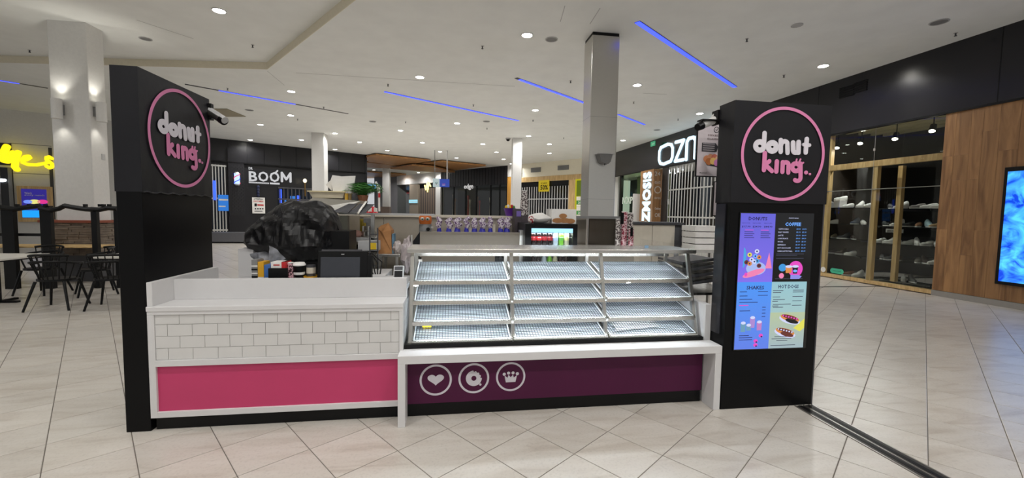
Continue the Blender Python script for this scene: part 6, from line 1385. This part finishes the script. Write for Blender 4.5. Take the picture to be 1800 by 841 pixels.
# hanging directory sign
YD = aZ(764, 264, H)[1]
t = thing('hanging_sign', 'white and blue restroom sign hung on two rods from the ceiling', 'sign', tuple(aY(778, 328, YD)))
obj('rod', B().cyl((aY(764, 300, YD)[0], YD+.03, H), (aY(764, 300, YD)[0], YD+.03, aY(764, 314, YD)[2]), .02, n=8), M_gry, t); obj('rod', B().cyl((aY(786, 300, YD)[0], YD+.03, H), (aY(786, 300, YD)[0], YD+.03, aY(786, 315, YD)[2]), .035, n=8), M_lgry, t)
def yb(x0, y0, x1, y1, Y, th): return B().box(aY(x0, (y0+y1)/2, Y)[0], aY(x1, (y0+y1)/2, Y)[0], Y, Y+th, aY((x0+x1)/2, y1, Y)[2], aY((x0+x1)/2, y0, Y)[2])
obj('box', yb(761, 314, 773, 329, YD, .1), glow('sign_pale', (196, 214, 214), .7), t); obj('box', yb(772, 315, 790, 329, YD, .1), glow('sign_deep_blue', (40, 70, 170), .8), t)
q = aY(767, 322, YD); F = frameM((q[0], YD-.006, q[2]), (1, 0, 0), (0, 0, 1)); obj('symbol', B().stroke([(-.035, .05), (-.045, -.02), (0, -.06), (.045, -.02), (.035, .05)], .03, .005, F), mat('teal', (30, 90, 96), .5), t); obj('symbol', B().stroke([(0, -.07), (0, -.08)], .04, .005, F), M_red, t)
q = aY(777, 325, YD); F = frameM((q[0], YD-.006, q[2]), (1, 0, 0), (0, 0, 1)); obj('lettering', text(B(), 'TOILETS', .19, .04, F @ Matrix.Translation((0, .02, 0)), .004, .02), mat('sign_pink', (220, 110, 160), .5), t); obj('lettering', text(B(), 'PARENTS', .19, .04, F @ Matrix.Translation((0, -.05, 0)), .004, .02), M_paper, t)
# ---- shelving, mixer, bag under the hood
YR = 4.95
t = thing('open_shelf_unit', 'grey open shelf unit with mixer behind the till monitor', 'shelf unit', (-.9, YR, 0))
a0, a1 = aY(588, 400, YR)[0], aY(611, 400, YR)[0]; zt = aY(600, 379, YR)[2]; a2 = aY(668, 400, YR)[0]
obj('side_panel', B().box(a0, a1, YR, YR+.03, .3, zt), mat('sage_grey', (166, 166, 152), .5), t); obj('side_panel', B().box(a1, a1+.02, YR, YR+.55, .3, zt), M_taupel, t)
zs1 = aY(625, 418, YR)[2]; obj('shelf_board', B().box(a1, a2, YR-.05, YR+.5, zs1-.05, zs1), M_lgry, t, bevel=.003); zs2 = aY(600, 437, YR)[2]; obj('shelf_board', B().box(a0, a2, YR-.1, YR+.5, zs2-.03, zs2), M_gret, t)
for x in (a0+.02, a2-.04): obj('leg', B().box(x, x+.04, YR+.1, YR+.14, 0, zs2-.03), M_steel, t)
q = aY(647, 405, YR+.1); t = thing('steel_mixer', 'small chrome drink mixer on the shelf under the hood', 'mixer', (q[0], YR+.15, zs1))
obj('base', B().lathe([(.085, zs1), (.09, zs1+.02), (.08, zs1+.07), (.05, zs1+.08)], (q[0], YR+.15, 0), 20), M_steel, t, smooth=True); obj('column', B().box(q[0]-.03, q[0]+.03, YR+.13, YR+.19, zs1+.07, aY(647, 385, YR+.15)[2]), M_steel, t, bevel=.006)
for k in range(5): a = k*1.25; obj('knob', B().cyl((q[0]+.06*math.cos(a), YR+.13+.05*math.sin(a)-.02, zs1+.07), (q[0]+.06*math.cos(a), YR+.13+.05*math.sin(a)-.02, zs1+.13), .016, n=10), M_steel, t)
obj('head', B().box(q[0]-.05, q[0]+.05, YR+.08, YR+.22, aY(647, 392, YR+.15)[2], aY(647, 383, YR+.15)[2]), M_lgry, t, bevel=.008)
q = aY(625, 415, YR+.1); b = B().ell((q[0], YR+.12, zs1+.035), .08, .07, .045, 12, 7); obj('pink_pouch', b, mat('dusty_pink', (182, 140, 128), .7), label='dusty pink pouch left of the chrome mixer', cat='pouch', smooth=True)
q = aY(637, 393, YR+.3); obj('yellow_label_tin', B().cyl((q[0], YR+.35, zs1), (q[0], YR+.35, q[2]+.05), .04, n=16), mat('mustard', (170, 150, 50), .5), label='mustard yellow tin behind the chrome mixer', cat='tin')
a0, a1 = aY(629, 430, YR-.3)[0], aY(648, 430, YR-.3)[0]; zz0, zz1 = aY(638, 440, YR-.3)[2], aY(638, 424, YR-.3)[2]
t = thing('grey_scale_box', 'light grey box with yellow label on the lower dark shelf', 'box', ((a0+a1)/2, YR-.2, zz0)); obj('box', B().box(a0, a1+.1, YR-.3, YR-.1, zs2, zz1), M_lgry, t, bevel=.004); obj('label', B().box(a1+.02, a1+.08, YR-.304, YR-.3, zz0, zz1-.02), M_yel, t)
q = aY(612, 432, YR-.2); obj('black_pan', B().lathe([(.1, zs2), (.13, zs2+.03), (.135, zs2+.035), (.12, zs2+.01)], (q[0], YR-.0, 0), 20).box(q[0]+.12, q[0]+.25, YR-.02, YR+.0, zs2+.02, zs2+.032), M_blk, label='flat black pan on the dark lower shelf', cat='pan')
# steel prep table
YT = 4.7; a0, a1 = aY(661, 460, YT)[0], aY(703, 460, YT)[0]; zt = aY(680, 447, YT)[2]
t = thing('prep_table', 'low stainless prep table carrying the brown paper bag', 'table', ((a0+a1)/2, YT+.2, 0)); obj('top', B().box(a0, a1, YT, YT+.5, zt-.03, zt), M_steelh, t, bevel=.003)
for x in (a0+.02, a1-.05): 
    for y in (YT+.02, YT+.44): obj('leg', B().box(x, x+.03, y, y+.03, 0, zt-.03), M_steel, t)
obj('shelf', B().box(a0, a1, YT+.02, YT+.48, .3, .33), M_gret, t)
b0, b1 = aY(663, 430, YT+.1)[0], aY(689, 430, YT+.1)[0]; bt = aY(675, 402, YT+.1)[2]
t = thing('paper_bag', 'brown paper bag with folded torn top on the prep table', 'bag', ((b0+b1)/2, YT+.15, zt))
zp = aY(681, 392, YT+.1)[2]
obj('bag', B().add([(b0, YT+.1, zt), (b1, YT+.1, zt), (b1, YT+.25, zt), (b0, YT+.25, zt), (b0+.01, YT+.09, bt), (b1-.01, YT+.09, bt-.02), (b1, YT+.25, bt-.02), (b0, YT+.25, bt+.01), ((b0+b1)/2-.02, YT+.07, bt-.04), ((b0+b1)/2+.035, YT+.15, zp), (b0+.03, YT+.16, bt+.03)],
    [(0, 3, 2, 1), (0, 1, 5, 8, 4), (1, 2, 6, 5), (2, 3, 7, 6), (3, 0, 4, 7), (4, 8, 10), (8, 9, 10), (8, 5, 9), (5, 6, 9), (6, 7, 10, 9), (7, 4, 10)]), M_kraft, t)
obj('fold_line', B().box(b0+.002, b1-.002, YT+.097, YT+.1, zt+.13, zt+.135), mat('kraft_dark', (130, 90, 54), .8), t); obj('blue_lining', B().box(b1, b1+.022, YT+.1, YT+.24, zt, bt-.06), mat('steel_blue', (90, 124, 146), .6), t)
def blob(name, x0, y0, x1, y1, Y, m, label, cat, seed, dep=.08, sm=False):
    q0 = aY(x0, y1, Y); q1 = aY(x1, y0, Y); c = ((q0[0]+q1[0])/2, Y, (q0[2]+q1[2])/2); b = B().ell((0, 0, 0), 1, 1, 1, 18, 12); rx, rz_ = (q1[0]-q0[0])/2, (q1[2]-q0[2])/2; v2 = []
    for x, y, z in b.v:
        k = 1+.35*mnoise.noise(Vector((x*2.2+seed, y*2.2, z*2.2))); v2.append((c[0]+x*rx*k, c[1]+y*dep*k, c[2]+z*rz_*k))
    b.v = v2; return obj(name, b, m, label=label, cat=cat, smooth=sm)
blob('plastic_bag', 690, 424, 706, 447, YT+.12, mat('bag_grey', (186, 176, 172), .45), 'crumpled pale plastic bag right of the brown paper bag', 'bag', 3)
obj('bag_hook', B().box(-.40, -.385, 4.2, 4.25, 0, 1.36), M_steel, label='thin steel post at the left end of the glass cabinet', cat='post')
blob('plastic_bag', 705, 418, 728, 478, 4.23, mat('bag_clear', (170, 160, 160), .35), 'pale crumpled bag hanging at the left end of the glass cabinet', 'bag', 8, .1)
# cable bundle
b = B()
for k in range(5):
    a = aY(646+k*2, 446, 4.3); c = aY(655+k*3, 488, 4.1); m_ = (a+c)/2+np.array([.03*(k-2), 0, .03]); b.tube([tuple(a), tuple(m_), tuple(c)], .006, 6)
obj('cable_bundle', b, M_blk, label='bundle of black cables right of the till monitor', cat='cables')
t = thing('wire_basket', 'dark wire rack between till monitor and prep table', 'rack', (-.62, 4.4, .9)); a0, a1 = aY(650, 450, 4.4)[0], aY(664, 450, 4.4)[0]
for k in range(6): z = .95+k*.08; obj('wire', B().box(a0, a1, 4.4, 4.406, z, z+.008), M_gret, t)
for x in (a0, a1): obj('post', B().box(x-.006, x+.006, 4.398, 4.41, 0, 1.42), M_gret, t)
# squeeze bottle in the cabinet's upper left corner
q = aY(735, 462, 3.9); t = thing('squeeze_bottle', 'small white bottle with black cap at the upper left inside the cabinet', 'bottle', (q[0], 4.15, .985)); obj('body', B().cyl((q[0], 4.15, 1.0), (q[0], 4.15, aY(735, 456, 4.15)[2]), .025, .02, 12), M_paper, t); obj('cap', B().cyl((q[0], 4.15, aY(735, 456, 4.15)[2]), (q[0], 4.15, aY(735, 452, 4.15)[2]), .013, n=10), M_blk, t)
t = thing('rear_worktop', 'steel worktop running behind the glass cabinet', 'worktop', (.9, 4.4, 0)); obj('top', B().box(XA, XB, 4.13, 4.33, .95, .985), M_steelh, t); obj('body', B().box(XA, XB, 4.14, 4.31, 0, .95), M_gret, t)
# ================================================================ CAFE TABLES (left)
def table(X, Y, label, z=.76, r=.42, sq=.45):
    t = thing('cafe_table', label, 'table', (X, Y, 0), 'white topped cafe tables at left')
    P = []
    for cx, cy, a0 in ((1, 1, 0), (-1, 1, 90), (-1, -1, 180), (1, -1, 270)):
        for a in range(0, 91, 15): P.append((cx*(sq-.12)+.12*math.cos(math.radians(a0+a)), cy*(sq-.12)+.12*math.sin(math.radians(a0+a))))
    obj('tabletop', B().prism(P, .03, Matrix.Translation((0, 0, z-.03))), mat('table_white', (206, 202, 194), .4), t, local=True, bevel=.004)
    obj('edge', B().prism([(x*.985, y*.985) for x, y in P], .02, Matrix.Translation((0, 0, z-.05))), M_blk, t, local=True)
    obj('pedestal', B().cyl((0, 0, .02), (0, 0, z-.05), .035, n=12), M_blk, t, local=True); obj('foot', B().box(-.28, .28, -.03, .03, 0, .03).box(-.03, .03, -.28, .28, 0, .03), M_blk, t, local=True); return t
table(-7.27, 7.78, 'white topped cafe table at the far left edge of the picture'); table(-5.42, 8.12, 'white topped cafe table partly hidden by the left totem')
def chair(X, Y, rz, label):
    t = thing('cafe_chair', label, 'chair', (X, Y, 0), 'black spindle back cafe chairs', rz)
    def ob(n, b): obj(n, b, M_blk, t, local=True)
    ob('seat', B().prism([(.22*math.cos(a)*1.05, .21*math.sin(a)) for a in np.radians(range(0, 360, 20))], .03, Matrix.Translation((0, 0, .44))))
    for sx in (-1, 1):
        ob('leg', B().tube([(sx*.17, -.16, .44), (sx*.27, -.26, 0)], [.02, .015], 8)); ob('leg', B().tube([(sx*.17, .16, .44), (sx*.25, .25, 0)], [.02, .015], 8))
    arcp = [(.29*math.sin(a), -.27*math.cos(a)*.95, .70+.05*max(0, math.cos(a))) for a in np.linspace(-1.9, 1.9, 17)]
    ob('arm_rail', B().tube(arcp, .018, 8))
    ob('top_rail', B().tube([(x*1.0, y, z+.10+.0*k) for k, (x, y, z) in enumerate(arcp[4:13])], .02, 8))
    for k, a in enumerate(np.linspace(-1.25, 1.25, 9)): ob('spindle', B().tube([(.19*math.sin(a), -.19*math.cos(a), .46), (.285*math.sin(a), -.27*math.cos(a), .83 if abs(a) < 1.0 else .72)], .008, 6))
    for sx in (-1, 1): ob('arm_post', B().tube([(sx*.2, .06, .46), (sx*.275, .08, .70)], .012, 6))
chair(-6.05, 7.33, .15, 'black spindle back cafe chair facing away, front and centre of the left tables')
chair(-5.3, 7.36, .3, 'black spindle back cafe chair half hidden by the left totem')
chair(-7.5, 7.03, -.3, 'black spindle back cafe chair at the far left edge of the picture'); chair(-6.35, 8.42, 2.3, 'black spindle back cafe chair between the two white tables, facing the camera'); chair(-7.3, 8.55, 3.1, 'black spindle back cafe chair behind the leftmost table')
# black barrier posts with a sagging strap behind the tables
YB = 9.02
t = thing('cafe_barrier', 'black cafe barrier of broad posts with a sagging padded strap', 'barrier', (-6.9, YB, 0))
for x0, x1, yt in ((2, 24, 366), (70, 89, 362), (160, 170, 366), (200, 207, 366)):
    a0, a1 = aY(x0, 400, YB)[0], aY(x1, 400, YB)[0]; obj('post', B().box(a0, a1, YB, YB+.08, 0, aY((x0+x1)/2, yt, YB)[2]), M_blk, t, bevel=.005)
for pts in (((-6, 364), (10, 366), (26, 368), (45, 365), (70, 362)), ((70, 366), (90, 370), (104, 367), (114, 362), (130, 365), (150, 368), (166, 369)), ((160, 368), (175, 369), (190, 366), (206, 367))):
    obj('strap', B().tube([tuple(aY(x, y, YB-.01)) for x, y in pts], .045, 8), M_blk, t)
for x in (30, 52, 80, 114, 150, 176, 182, 192): q = aY(x, 361, YB); obj('clip', B().box(q[0]-.02, q[0]+.02, YB-.03, YB+.03, q[2]-.03, q[2]+.02), M_blk, t)
obj('rail', B().box(aY(0, 432, YB)[0]-1, aY(72, 415, YB)[0], YB+.1, YB+.13, aY(30, 416, YB)[2], aY(30, 411, YB)[2]), M_blk, t)
# low stacked timber battens seen over the tables
q = aY(60, 440, 9.0); t = thing('timber_tabletop', 'pale timber long table behind the white cafe tables', 'table', (-7.6, 9.3, 0))
for k in range(7): obj('board', B().box(-9.8, -6.1, 9.2+k*.09, 9.28+k*.09, .77, .79), M_pine, t)
for x in (-9.4, -6.3):
    for y in (9.22, 9.74): obj('leg', B().box(x, x+.05, y, y+.05, 0, .77), M_blk, t)
